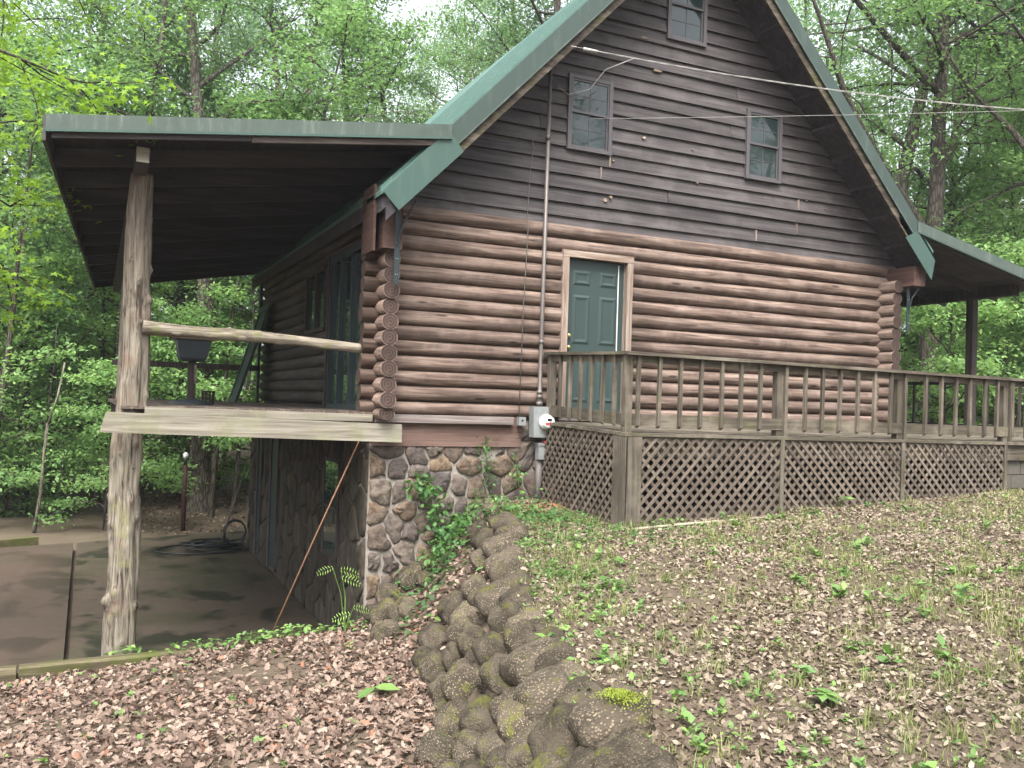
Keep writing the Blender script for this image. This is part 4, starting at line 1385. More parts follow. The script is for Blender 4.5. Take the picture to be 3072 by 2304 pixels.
for i in range(10):
    a0 = i * math.pi / 5
    MB().tube([(-1.93 + 0.075 * math.cos(a0), 2.6 + 0.075 * math.sin(a0), 0.03), (-1.93 + 0.085 * math.cos(a0), 2.6 + 0.085 * math.sin(a0), 0.2)], 0.009, 5).build('slat', M['dark_wood'], wb)
MB().tube([(-1.93, 2.6, 0.19), (-1.93, 2.6, 0.215)], 0.1, 12).build('lid', M['dark_wood'], wb)
MB().tube([(-1.93, 2.6, 0.02), (-1.93, 2.6, 0.035)], 0.085, 12).build('base', M['dark_wood'], wb)
# leaning screen panel
sp_ = thing('screen_panel', 'dark green framed panel leaning on the far end of the log wall', 'panel', (-0.75, 7.3, 0.02))


def lean(y0, y1, s0, s1, th0, th1, nm):
    b0, t0 = np.array([-0.98, 0, 0.025]), np.array([-0.40, 0, 1.95])
    d = t0 - b0
    nn = np.array([d[2], 0, -d[0]]) / np.linalg.norm(d)
    V = []
    for s in (s0, s1):
        for y, th_ in ((y0, th0), (y0, th1), (y1, th1), (y1, th0)):
            p = b0 + d * s + nn * th_
            V.append((p[0], y, p[2]))
    MB().hexa(V).build(nm, M['dark_metal'], sp_)


lean(6.75, 6.86, 0, 1, 0, 0.05, 'stile')
lean(7.6, 7.71, 0, 1, 0, 0.05, 'stile')
lean(6.862, 7.598, 0, 0.06, 0, 0.05, 'bottom_bar')
lean(6.862, 7.598, 0.94, 1, 0, 0.05, 'top_bar')
lean(6.862, 7.598, 0.062, 0.938, 0.02, 0.03, 'mesh_screen')
# landscape timbers at the patio edge
for nm_l, x0, x1, y0, z1, rot in (('mossy landscape timber at the left front edge of the patio', -8.0, -4.02, -0.36, -2.67, 0.004), ('mossy split timber ending at the foot of the cedar post', -4.0, -2.25, -0.33, -2.66, 0.012)):
    n = 24
    V, F = [], []
    prof = [(-0.075, -0.075), (-0.05, -0.09), (0.05, -0.09), (0.075, -0.07), (0.078, 0.05), (0.055, 0.08), (-0.05, 0.085), (-0.078, 0.06)]
    for i in range(n + 1):
        x = x0 + (x1 - x0) * i / n
        for a0, b0 in prof:
            V.append((x, y0 + a0 + 0.008 * mnoise.noise(Vector((x * 2, a0 * 30, b0 * 30))), z1 - 0.085 + b0 + rot * (x - x0) + 0.012 * mnoise.noise(Vector((x * 1.5, b0 * 20, a0 * 20 + 5)))))
    k = len(prof)
    for i in range(n):
        for j in range(k):
            F.append((i * k + j, i * k + (j + 1) % k, (i + 1) * k + (j + 1) % k, (i + 1) * k + j))
    F += [tuple(range(k - 1, -1, -1)), tuple(n * k + j for j in range(k))]
    tag(obj('landscape_timber', pymesh('landscape_timber', V, F, M['timber'])), nm_l, 'timber')
tag(boxo('landscape_timber', -8.0, -2.3, -0.40, -0.26, -3.0, -2.845, M['timber']), 'dark lower timber beneath the mossy timbers at the patio edge', 'timber')
tag(MB().hexa([(-7.5, 8.9, -3.1), (-4.3, 10.3, -3.1), (-4.35, 10.45, -3.1), (-7.5, 9.05, -3.1), (-7.5, 8.9, -2.93), (-4.3, 10.3, -2.93), (-4.35, 10.45, -2.93), (-7.5, 9.05, -2.93)]).build('landscape_timber', M['timber']), 'timber along the far left edge of the patio under the trees', 'timber')

# ------------------------------------------------------------------ concrete-bag retaining wall
bw = thing('bag_retaining_wall', 'curved retaining wall of stacked hardened concrete bags, mossy', 'retaining wall', (-0.6, -5.0, -1.9))
bag_meshes = []
for s in range(8):
    nu, nv = 34, 17
    V = []
    sd = s * 7.7
    for j in range(nv):
        ph = -math.pi / 2 + math.pi * j / (nv - 1)
        for i in range(nu):
            th_ = 2 * math.pi * i / nu
            sp2 = lambda v_, e_: math.copysign(abs(v_) ** e_, v_)
            x = 0.178 * sp2(math.cos(ph), 0.5) * sp2(math.cos(th_), 0.62)
            y = 0.265 * sp2(math.cos(ph), 0.5) * sp2(math.sin(th_), 0.62)
            z = 0.128 * sp2(math.sin(ph), 0.8) * (1 - 0.35 * (abs(y) / 0.265) ** 4)
            q = Vector((x * 5 + sd, y * 5, z * 5))
            k = 1 + 0.15 * mnoise.noise(q) + 0.11 * mnoise.noise(q * 2.3) + 0.06 * mnoise.noise(q * 6.1) + 0.03 * mnoise.noise(q * 13.0)
            z2 = z * k - 0.03 * (y / 0.265) ** 2
            V.append((x * k, y * k, z2))
    F = []
    for j in range(nv - 1):
        for i in range(nu):
            F.append((j * nu + i, j * nu + (i + 1) % nu, (j + 1) * nu + (i + 1) % nu, (j + 1) * nu + i))
    bag_meshes.append(pymesh('concrete_bag', V, F, M['bag'], True))
rb = random.Random(12)


def put_bag(x, y, hu, ht, dz=0.0, hn=0.128, up=0.85):
    o = bpy.data.objects.new('concrete_bag', rb.choice(bag_meshes))
    COL.objects.link(o)
    o.parent = bw
    m = (np.interp(y + 0.3, YT, XT) - np.interp(y - 0.3, YT, XT) + np.interp(y + 0.3, YB, XB) - np.interp(y - 0.3, YB, XB)) / 1.2
    t_ = Vector((m, 1, 0)).normalized()
    nh = Vector((-t_.y, t_.x, 0))
    a_ = up + rb.uniform(-0.12, 0.12)
    n_ = nh * math.cos(a_) + Vector((0, 0, 1)) * math.sin(a_)
    u_ = -nh * math.sin(a_) + Vector((0, 0, 1)) * math.cos(a_)
    p = Vector((x, y, float(ground_z(x, y)))) + n_ * dz - wloc(bw)
    rot = Matrix(((u_.x, t_.x, n_.x), (u_.y, t_.y, n_.y), (u_.z, t_.z, n_.z))) @ Matrix.Rotation(rb.uniform(-0.22, 0.22), 3, 'Z') @ Matrix.Rotation(rb.uniform(-0.1, 0.1), 3, 'Y')
    o.rotation_euler = rot.to_euler()
    o.location = p
    o.scale = (hu / 0.178, ht / 0.265, hn / 0.128 * rb.uniform(0.9, 1.12))
    return o


BAGS = [(-0.13, -2.61, 0.153, 0.215), (-0.4, -2.84, 0.131, 0.227), (-0.28, -3.3, 0.141, 0.178), (-0.02, -2.88, 0.117, 0.147), (-0.23, -3.81, 0.163, 0.225), (0.21, -3.0, 0.19, 0.126), (0.45, -2.4, 0.179, 0.135), (0.3, -2.25, 0.09, 0.159), (0.74, -1.95, 0.152, 0.119), (0.72, -1.14, 0.122, 0.128), (0.97, -0.8, 0.169, 0.16), (0.03, -3.47, 0.141, 0.099), (-0.47, -4.53, 0.121, 0.152), (-0.51, -4.03, 0.114, 0.161), (-0.64, -4.65, 0.117, 0.181), (-0.65, -3.55, 0.119, 0.207), (-0.78, -4.48, 0.145, 0.24), (-0.6, -3.87, 0.087, 0.109), (-0.8, -5.21, 0.119, 0.24), (-0.72, -5.5, 0.19, 0.188), (-0.83, -4.23, 0.095, 0.189), (-0.91, -6.04, 0.176, 0.196), (-1.08, -5.05, 0.096, 0.181), (-1.06, -5.45, 0.124, 0.185), (-1.06, -6.01, 0.113, 0.182), (-1.08, -6.58, 0.167, 0.187), (-0.92, -6.76, 0.19, 0.184), (-1.24, -5.78, 0.095, 0.126), (-1.36, -5.53, 0.109, 0.165), (-1.22, -6.03, 0.091, 0.125), (-1.22, -6.46, 0.103, 0.128), (-1.27, -6.31, 0.087, 0.11), (-1.07, -7.17, 0.142, 0.134),
        (-0.07, -0.35, 0.13, 0.13), (0.19, -0.22, 0.12, 0.1), (0.23, -0.4, 0.17, 0.13), (-0.17, -0.5, 0.17, 0.15), (-0.03, -0.75, 0.15, 0.15), (-0.33, -1.2, 0.15, 0.12), (-0.01, -1.0, 0.11, 0.1), (-0.26, -0.35, 0.08, 0.08), (0.27, -0.7, 0.09, 0.09), (-0.29, -0.85, 0.10, 0.12), (-0.57, -3.1, 0.095, 0.12), (-0.6, -5.06, 0.11, 0.12), (-1.28, -6.78, 0.131, 0.13), (-1.23, -7.05, 0.125, 0.125), (-1.39, -6.18, 0.1, 0.12), (-1.48, -6.04, 0.1, 0.12), (-1.36, -6.51, 0.1, 0.12),
        (1.1, -0.45, 0.14, 0.13), (0.85, -1.5, 0.13, 0.13), (0.55, -1.75, 0.12, 0.13), (0.62, -2.25, 0.15, 0.13), (-1.45, -6.9, 0.14, 0.15), (-1.15, -7.5, 0.17, 0.17), (-1.5, -7.4, 0.17, 0.17), (-1.3, -7.9, 0.18, 0.18), (-1.62, -7.9, 0.18, 0.18), (-0.15, -3.35, 0.12, 0.12), (-0.42, -3.6, 0.12, 0.14)]
for bx, by_, hu, ht in BAGS:
    t0 = (bx - float(np.interp(by_, YB, XB))) / float(np.interp(by_, YT, XT) - np.interp(by_, YB, XB))
    put_bag(bx, by_, hu * 1.08, ht * 1.08, 0.035, 0.13, 0.65 + 0.55 * min(1, max(0, t0)))
for row, (t0, off) in enumerate(((0.1, 0.0), (0.5, 0.14), (0.9, 0.05))):
    s_ = -8.2 + off
    while s_ < -2.6:
        xt, xb = float(np.interp(s_, YT, XT)), float(np.interp(s_, YB, XB))
        put_bag(xb + (xt - xb) * t0, s_, 0.15, 0.17, -0.045, 0.12, 0.65 + 0.5 * t0)
        s_ += 0.31 + rb.uniform(-0.03, 0.03)


# ------------------------------------------------------------------ scatter tools
def in_view(P, margin=1.12, zmin=0.3):
    d = np.asarray(P) - CAM
    q0, q1, q2 = d @ R2, d @ U2, d @ _f
    return (q2 > zmin) & (np.abs(q0) < q2 * 0.5715 * margin + 0.15) & (np.abs(q1) < q2 * 0.4286 * margin + 0.15)


def rotm(yaw, pit, rol):
    cy, sy, cp, sp, cr, sr = np.cos(yaw), np.sin(yaw), np.cos(pit), np.sin(pit), np.cos(rol), np.sin(rol)
    M_ = np.empty((len(yaw), 3, 3))
    M_[:, 0, 0] = cy * cp
    M_[:, 0, 1] = cy * sp * sr - sy * cr
    M_[:, 0, 2] = cy * sp * cr + sy * sr
    M_[:, 1, 0] = sy * cp
    M_[:, 1, 1] = sy * sp * sr + cy * cr
    M_[:, 1, 2] = sy * sp * cr - cy * sr
    M_[:, 2, 0] = -sp
    M_[:, 2, 1] = cp * sr
    M_[:, 2, 2] = cp * cr
    return M_


def scatter(tmpls, pos, yaw, pit, rol, scale):
    """returns V, F for copies of template leaves (each template: verts, tri faces)"""
    Vs, Fs, base = [], [], 0
    idx = np.arange(len(pos)) % len(tmpls)
    Rm = rotm(yaw, pit, rol)
    for k, (tv, tf) in enumerate(tmpls):
        s = np.where(idx == k)[0]
        if len(s) == 0:
            continue
        tv = np.asarray(tv, float)
        tf = np.asarray(tf, int)
        v = np.einsum('nij,vj->nvi', Rm[s], tv) * np.asarray(scale)[s][:, None, None] + pos[s][:, None, :]
        f = tf[None] + (np.arange(len(s)) * len(tv))[:, None, None] + base
        base += len(s) * len(tv)
        Vs.append(v.reshape(-1, 3))
        Fs.append(f.reshape(-1, 3))
    return np.concatenate(Vs), np.concatenate(Fs)


KITE = [([(0, 0, 0), (0.45, 0.30, 0.05), (1, 0, -0.06), (0.45, -0.30, 0.05)], [(0, 2, 1), (0, 3, 2)])]
OVATE = [([(0, 0, 0), (0.25, 0.22, 0.03), (0.6, 0.26, 0.02), (1, 0, -0.1), (0.6, -0.26, 0.02), (0.25, -0.22, 0.03), (0.5, 0, -0.03)],
          [(0, 6, 1), (1, 6, 2), (2, 6, 3), (3, 6, 4), (4, 6, 5), (5, 6, 0)])]


def star():
    V = [(0.0, 0, 0)]
    for k in range(5):
        a0 = math.radians(-124 + 62 * k)
        L = 0.62 if k in (0, 4) else 0.78 if k in (1, 3) else 0.85
        V.append((0.1 + L * math.cos(a0), L * math.sin(a0), -0.06))
        if k < 4:
            a1 = a0 + math.radians(31)
            V.append((0.1 + 0.30 * math.cos(a1), 0.30 * math.sin(a1), 0.03))
    F = [(0, i, i + 1) for i in range(1, 9)]
    return [(V, F)]


def dead_tmpl():
    out = []
    for k in range(6):
        c1, c2, tw = random.uniform(0.2, 1.1), random.uniform(-0.5, 0.9), random.uniform(-0.5, 0.5)
        ol = [(0.0, 0.0), (0.16, 0.10), (0.28, 0.26), (0.42, 0.17), (0.58, 0.30), (0.74, 0.16), (0.86, 0.2), (1.0, 0.0)]
        sp = [(x, 0.0) for x in (0.16, 0.42, 0.74)]
        up = ol
        dn = [(x, -y * random.uniform(0.8, 1.1)) for x, y in ol[1:-1]]
        P = up + dn + sp
        V = [(x - 0.5, y, c1 * y * y * 1.6 + c2 * (x - 0.5) ** 2 * 0.8 + tw * (x - 0.5) * y) for x, y in P]
        u = list(range(8))
        d = [0] + list(range(8, 14)) + [7]
        s0, s1, s2 = 14, 15, 16
        F = []
        for e, flip in ((u, 0), (d, 1)):
            tri = [(e[0], e[1], s0), (e[1], e[2], s0), (e[2], e[3], s1), (s0, e[2], s1), (e[3], e[4], s1), (e[4], e[5], s2), (s1, e[4], s2), (e[5], e[6], s2), (e[6], e[7], s2)]
            F += [t3[::-1] if flip else t3 for t3 in tri]
        out.append((V, F))
    return out


DEAD = dead_tmpl()
SIMPLE_DEAD = []
for k in range(5):
    c1, c2 = random.uniform(0.2, 1.2), random.uniform(-0.6, 0.8)
    P = [(-0.5, 0), (-0.15, 0.27), (0.2, 0.22), (0.5, 0.0), (0.15, -0.26), (-0.2, -0.22)]
    SIMPLE_DEAD.append(([(x, y, c1 * y * y * 1.8 + c2 * x * x) for x, y in P], [(0, 5, 1), (1, 5, 4), (1, 4, 2), (2, 4, 3)]))


def stuff(name, V, F, mat, label, cat, smooth=False):
    o = obj(name, fastmesh(name, V, F, mat, smooth))
    o['kind'] = 'stuff'
    o['label'] = label
    o['category'] = cat
    return o


# ------------------------------------------------------------------ leaf litter
def litter(n, xr, yr, keep, smin, smax, tmpl, lift):
    P = np.stack([rng.uniform(*xr, n), rng.uniform(*yr, n)], 1)
    z = ground_z(P[:, 0], P[:, 1])
    p3 = np.column_stack([P, z])
    k = keep(P[:, 0], P[:, 1]) & in_view(p3)
    p3 = p3[k]
    m = len(p3)
    p3[:, 2] += rng.uniform(0.004, lift, m)
    return scatter(tmpl, p3, rng.uniform(0, 6.28, m), rng.normal(0, 0.45, m), rng.normal(0, 0.6, m), smin + (smax - smin) * rng.beta(1.6, 2.2, m))


def keep_low(x, y):
    xb = np.interp(y, YB, XB)
    d = vnoise(x, y, 0.9, 5) * 0.6 + vnoise(x, y, 2.3, 6) * 0.4
    bare = np.exp(-(((x + 1.9) / 0.8) ** 2 + ((y + 2.2) / 0.9) ** 2))
    dens = np.clip(0.35 + 1.1 * d - 0.9 * bare, 0.05, 1) * np.where(x > xb - 1.3, 1.0, 0.75)
    return (x < xb + 0.12) & (y < -0.18) & (rng.random(len(x)) < dens)


V, F = litter(60000, (-6.5, 0.2), (-9.5, -0.15), keep_low, 0.03, 0.115, DEAD, 0.04)
stuff('leaf_litter', V, F, M['dead'], 'brown curled oak leaves covering the low ground left of the bags', 'leaves')


def keep_slope(x, y):
    xb, xt = np.interp(y, YB, XB), np.interp(y, YT, XT)
    t = (x - xb) / (xt - xb)
    return (t > 0.0) & (t < 1) & (y > -4.4) & (y < -0.1) & (rng.random(len(x)) < np.where(y > -3.2, 0.75, 0.35) * np.where(t > 0.75, 0.4, 1))


V, F = litter(7000, (-1.4, 1.6), (-4.4, -0.1), keep_slope, 0.05, 0.11, DEAD, 0.06)
stuff('leaf_litter', V, F, M['dead'], 'brown leaves lying between the bags on the bank', 'leaves')


def on_lawn(x, y):
    xt = np.interp(y, YT, XT)
    return (x > xt - 0.15) & ~((x > 1.95) & (y > -2.22)) & (y < -0.15) & (x < 14)


def keep_lawn(x, y):
    d = vnoise(x, y, 0.8, 8) * 0.5 + vnoise(x, y, 2.6, 9) * 0.5
    return on_lawn(x, y) & (rng.random(len(x)) < np.clip(-0.1 + 1.6 * d, 0.12, 1))


V, F = litter(270000, (-2.2, 12), (-9.6, -0.2), keep_lawn, 0.012, 0.07, SIMPLE_DEAD, 0.018)
stuff('leaf_litter', V, F, M['dead_lawn'], 'dry broken leaves strewn over the patchy lawn', 'leaves')
V, F = litter(9000, (-3, 12), (10.5, 20), lambda x, y: rng.random(len(x)) < 0.6, 0.06, 0.13, SIMPLE_DEAD, 0.03)
stuff('leaf_litter', V, F, M['dead'], 'dead leaves on the bank behind the patio', 'leaves')

# grass and weeds on the lawn
def blades(cent, nper, hmin, hmax, spread, wid):
    n = len(cent) * nper
    c = np.repeat(cent, nper, 0)
    yaw = rng.uniform(0, 6.28, n)
    h = rng.uniform(hmin, hmax, n)
    ln = rng.uniform(0.15, 0.9, n) * h
    b = c + np.column_stack([rng.normal(0, spread, n), rng.normal(0, spread, n), np.zeros(n)])
    dx, dy = np.cos(yaw), np.sin(yaw)
    px, py = -dy * wid, dx * wid
    z0 = np.zeros(n)
    v0 = b + np.column_stack([px, py, z0])
    v1 = b - np.column_stack([px, py, z0])
    md = b + np.column_stack([dx * ln * 0.35, dy * ln * 0.35, h * 0.62])
    v2 = md + np.column_stack([px * 0.8, py * 0.8, z0])
    v3 = md - np.column_stack([px * 0.8, py * 0.8, z0])
    v4 = b + np.column_stack([dx * ln, dy * ln, h * 0.95])
    V = np.stack([v0, v1, v2, v3, v4], 1).reshape(-1, 3)
    i = np.arange(n)[:, None] * 5
    F = np.concatenate([i + np.array([[0, 1, 3]]), i + np.array([[0, 3, 2]]), i + np.array([[2, 3, 4]])])
    return V, F


def spots(n, xr, yr, keep):
    P = np.stack([rng.uniform(*xr, n), rng.uniform(*yr, n)], 1)
    p3 = np.column_stack([P, ground_z(P[:, 0], P[:, 1])])
    k = keep(P[:, 0], P[:, 1]) & in_view(p3)
    return p3[k]


gk = lambda x, y: on_lawn(x, y) & (rng.random(len(x)) < np.clip((vnoise(x, y, 0.55, 11) * 0.6 + vnoise(x, y, 1.9, 12) * 0.5) * 1.7 - 0.34, 0.05, 1))
g1 = spots(30000, (-2, 12), (-9.6, -0.2), gk)
V, F = blades(g1, 6, 0.015, 0.06, 0.024, 0.0026)
g2 = spots(1500, (-2, 12), (-9.6, -0.2), gk)
V2, F2 = blades(g2, 18, 0.04, 0.13, 0.035, 0.0032)
gs = spots(26000, (-2, 12), (-9.6, -0.2), lambda x, y: on_lawn(x, y))
V3, F3 = blades(gs, 2, 0.006, 0.02, 0.02, 0.0022)
n5 = len(V3) // 5
V3 = V3.reshape(n5, 5, 3)
yw = rng.uniform(0, 6.28, n5)
ln = rng.uniform(0.03, 0.10, n5)
for q_, fr in ((2, 0.5), (3, 0.5), (4, 1.0)):
    V3[:, q_, 0] += np.cos(yw) * ln * fr
    V3[:, q_, 1] += np.sin(yw) * ln * fr
V3 = V3.reshape(-1, 3)
stuff('straw', V3, F3, M['dead_lawn'], 'dry stalks and straw lying over the lawn', 'straw')
stuff('grass', np.concatenate([V, V2]), np.concatenate([F, F2 + len(V)]), M['grass'], 'thin yellow-green grass growing in patches over the lawn', 'grass')


def rosettes(P, nl, s0, s1, tmpl, hz=0.02, tilt=-0.35):
    n = len(P) * nl
    c = np.repeat(P, nl, 0)
    c = c + np.column_stack([rng.normal(0, 0.012, n), rng.normal(0, 0.012, n), rng.uniform(0.005, hz, n)])
    return scatter(tmpl, c, rng.uniform(0, 6.28, n), rng.normal(tilt, 0.3, n), rng.normal(0, 0.3, n), rng.uniform(s0, s1, n))


w1 = spots(4200, (-2, 12), (-9.6, -0.2), gk)
V, F = rosettes(w1, 6, 0.018, 0.055, OVATE, 0.035)
w4 = spots(2600, (-1.5, 3.2), (-8.5, -2.2), lambda x, y: on_lawn(x, y) & (rng.random(len(x)) < np.clip(1.1 - 0.75 * (x - np.interp(y, YT, XT)), 0.0, 1) * vnoise(x, y, 1.6, 21)))
V4, F4 = rosettes(w4, 7, 0.02, 0.065, OVATE, 0.06)
w2 = spots(260, (-1.5, 11), (-9.4, -2.3), gk)
V2, F2 = rosettes(w2, 9, 0.05, 0.11, OVATE, 0.08)
w3 = spots(120, (-6, -0.5), (-9.4, -0.3), lambda x, y: x < np.interp(y, YB, XB))
V3, F3 = rosettes(w3, 5, 0.03, 0.07, OVATE, 0.05)
stuff('weeds', np.concatenate([V, V2, V3, V4]), np.concatenate([F, F2 + len(V), F3 + len(V) + len(V2), F4 + len(V) + len(V2) + len(V3)]), M['leaf_weed'], 'small green weeds sprouting through the dry leaves', 'weeds')

# ground ivy at the head of the bag wall and along the patio edge
def ivy(n, cx, cy, sx, sy, hmax, s0, s1):
    P = np.column_stack([rng.normal(cx, sx, n), rng.normal(cy, sy, n)])
    P[:, 1] = np.minimum(P[:, 1], -0.08)
    k = ~((P[:, 0] > 1.98) & (P[:, 1] > -2.2))
    P = P[k]
    n = len(P)
    p3 = np.column_stack([P, ground_z(P[:, 0], P[:, 1]) + rng.uniform(0.02, hmax, n) * np.exp(-((P[:, 0] - cx) / (2 * sx)) ** 2)])
    return scatter(OVATE, p3, rng.uniform(0, 6.28, n), rng.normal(0.2, 0.35, n), rng.normal(0, 0.35, n), rng.uniform(s0, s1, n))


def join(parts):
    Vs, Fs, b = [], [], 0
    for v, f in parts:
        Vs.append(v)
        Fs.append(f + b)
        b += len(v)
    return np.concatenate(Vs), np.concatenate(Fs)


V, F = join([ivy(900, 0.62, -0.55, 0.36, 0.35, 0.34, 0.05, 0.10), ivy(900, 1.45, -1.3, 0.42, 0.5, 0.10, 0.035, 0.075), ivy(160, 0.1, -1.1, 0.3, 0.4, 0.18, 0.05, 0.10), ivy(200, 1.9, -2.5, 0.7, 0.15, 0.09, 0.03, 0.07)])
stuff('ground_ivy', V, F, M['leaf_vine'], 'dark green creeper spreading over the bags below the stone wall', 'ivy')
V, F = join([ivy(260, -1.35, -0.28, 0.42, 0.10, 0.16, 0.05, 0.09), ivy(120, -2.2, -0.25, 0.35, 0.08, 0.13, 0.05, 0.09), ivy(60, -3.0, -0.14, 0.14, 0.05, 0.2, 0.06, 0.12), ivy(60, -0.6, -0.3, 0.25, 0.12, 0.12, 0.05, 0.08)])
stuff('ground_ivy', V, F, M['leaf_weed'], 'bright green weeds along the near edge of the patio', 'weeds')


tws = spots(420, (-6, 10), (-9.3, -0.3), lambda x, y: (y < -2.4) | (x < 1.8))
m = MB()
for q_ in tws[:70]:
    a_, L_ = random.uniform(0, 6.28), random.uniform(0.08, 0.32)
    p0 = Vector(q_) + Vector((0, 0, 0.02))
    p2 = p0 + Vector((math.cos(a_) * L_, math.sin(a_) * L_, random.uniform(0.0, 0.03)))
    p1 = (p0 + p2) / 2 + Vector((random.uniform(-0.04, 0.04), random.uniform(-0.04, 0.04), 0.012))
    m.tube([p0, p1, p2], [0.004, 0.0035, 0.002], 5)
M['twig'] = plain('twig_bark', (0.15, 0.115, 0.085), 0.8, nz=0.3)
tw_ = m.build('twigs', M['twig'])
tw_['kind'] = 'stuff'
tw_['label'] = 'thin dry twigs lying on the leaves and the lawn'
tw_['category'] = 'twigs'


# climbing vines on the stone
def vine(label, pts, n, spread, s0, s1):
    P = np.asarray(pts, float)
    L = np.concatenate([[0], np.cumsum(np.linalg.norm(np.diff(P, axis=0), axis=1))])
    u = rng.uniform(0, L[-1], n)
    c = np.stack([np.interp(u, L, P[:, k]) for k in range(3)], 1)
    c += np.column_stack([rng.normal(0, spread, n), -np.abs(rng.normal(0, 0.03, n)), rng.normal(0, spread * 0.8, n)])
    V, F = scatter(OVATE, c, rng.uniform(0, 6.28, n), rng.normal(0.6, 0.4, n), rng.normal(0.7, 0.4, n), rng.uniform(s0, s1, n))
    v = thing('climbing_vine', label, 'vine', tuple(P[0]), 'vines on the stone foundation')
    MB().tube(P, 0.006, 5).build('stem', M['dark_wire'], v)
    obj('leaves', fastmesh('leaves', V, F, M['leaf_vine']), v)


vine('slender vine climbing the stones to the red rim board', [(1.0, -0.13, -1.4), (1.15, -0.1, -1.1), (1.28, -0.09, -0.8), (1.25, -0.09, -0.5), (1.2, -0.1, -0.3)], 150, 0.07, 0.035, 0.07)
vine('short leafy vine on the stones just left of the meter', [(1.75, -0.13, -1.2), (1.72, -0.1, -0.9), (1.68, -0.09, -0.6), (1.62, -0.1, -0.42)], 60, 0.055, 0.04, 0.075)
vine('broad-leaved vine arching over the middle of the stone wall', [(0.5, -0.2, -1.5), (0.55, -0.16, -1.2), (0.48, -0.14, -0.95), (0.28, -0.18, -0.82), (0.12, -0.2, -0.88)], 170, 0.085, 0.06, 0.12)
vine('small sprig at the foot of the lattice by the meter', [(2.0, -0.3, -1.2), (1.95, -0.32, -1.05), (1.9, -0.34, -0.92)], 18, 0.05, 0.03, 0.06)


# mimosa seedling with feathery leaves
def mimosa(label, base, leaves):
    v = thing('mimosa_seedling', label, 'seedling', base)
    b = Vector(base)
    for k, (tip, L, yaw) in enumerate(leaves):
        L *= 0.8
        tp = Vector(tip)
        mid = (b + tp) / 2 + Vector((0.02, 0, 0.08))
        MB().tube([b, mid, tp], 0.005, 5).build('stem', M['leaf_weed'], v)
        d = Vector((math.cos(yaw), math.sin(yaw) * 0.4, -0.25)).normalized()
        sd = d.cross(Vector((0, -0.7, 0.7))).normalized()
        pos, rt = [], []
        Vv, Ff = [], []
        for i in range(7):
            q = tp + d * (L * i / 7.0) + Vector((0, 0, -0.12 * L * (i / 7.0) ** 2))
            for s in (-1, 1):
                ll = L * 0.30 * math.sin(math.pi * (i + 1.6) / 9)
                e = q + sd * s * ll + d * ll * 0.35
                wv = d * L * 0.017
                n0 = len(Vv)
                c_ = (q + e) / 2
                Vv += [q, c_ + wv * 1.3, e, c_ - wv * 1.3]
                Ff.append((n0, n0 + 1, n0 + 2, n0 + 3))
        obj('frond', pymesh('frond', Vv, Ff, M['leaf_mimosa']), v)


gz = lambda x, y: float(ground_z(x, y))
mimosa('feathery mimosa seedling beside the stone corner', (-0.62, -0.35, gz(-0.62, -0.35)), [((-0.82, -0.45, -1.80), 0.26, 3.3), ((-0.72, -0.45, -1.83), 0.34, 0.5), ((-0.70, -0.45, -1.92), 0.30, -0.7), ((-0.55, -0.45, -2.28), 0.28, 0.3), ((-0.6, -0.45, -2.35), 0.28, 2.6)])


def seedling(label, x, y, h, n, s):
    z = gz(x, y)
    v = thing('seedling', label, 'seedling', (x, y, z))
    MB().tube([(x, y, z - 0.02), (x + 0.01, y, z + h)], 0.004, 5).build('stem', M['leaf_weed'], v)
    p = np.tile(np.array([[x + 0.01, y, z + h]]), (n, 1)) + rng.normal(0, 0.008, (n, 3))
    V, F = scatter(OVATE, p, np.arange(n) * 2.4 + rng.uniform(0, 1), rng.normal(0.05, 0.2, n), rng.normal(0, 0.2, n), rng.uniform(s * 0.8, s * 1.15, n))
    obj('leaves', fastmesh('leaves', V, F, M['leaf_weed']), v)


seedling('pale broad-leaved seedling above the middle bags', 0.08, -2.85, 0.14, 6, 0.17)
seedling('two-leaved pale seedling among the leaves left of the bag wall', -1.28, -3.75, 0.09, 3, 0.2)
seedling('small seedling growing between bags near the stone corner', -0.2, -2.2, 0.1, 5, 0.13)
seedling('leafy weed in the lawn near the bottom of the picture', 0.3, -7.0, 0.07, 9, 0.13)
seedling('leafy weed against the lattice right of the second trim', 5.25, -2.3, 0.12, 7, 0.13)
seedling('leafy weed at the foot of the corner post', 2.5, -2.35, 0.1, 7, 0.1)
# bright moss clumps on the bags
for lab, x, y, r in (('bright yellow-green moss clump on an upper bag', -0.92, -6.85, 0.13), ('yellow-green moss clump on a lower bag near the bottom edge', -1.55, -6.95, 0.10)):
    n = 1600
    P = np.column_stack([rng.normal(x, r * 0.40, n), rng.normal(y, r * 0.45, n)])
    p3 = np.column_stack([P, ground_z(P[:, 0], P[:, 1]) * 0 + gz(x, y) + 0.175 + 0.03 * np.exp(-((P[:, 0] - x) ** 2 + (P[:, 1] - y) ** 2) / (r * r))])
    V, F = scatter(OVATE, p3, rng.uniform(0, 6.28, n), rng.normal(-0.5, 0.5, n), rng.normal(0, 0.5, n), rng.uniform(0.007, 0.016, n))
    stuff('moss', V, F, M['foil'], lab, 'moss')

# ------------------------------------------------------------------ trees
def tubes(parts):
    Vs, Fs, b = [], [], 0
    for P, R, n in parts:
        v, f = tube_arrays(P, R, n)
        Vs.append(v)
        Fs.append(np.asarray(f) + b)
        b += len(v)
    return np.concatenate(Vs), np.concatenate(Fs)


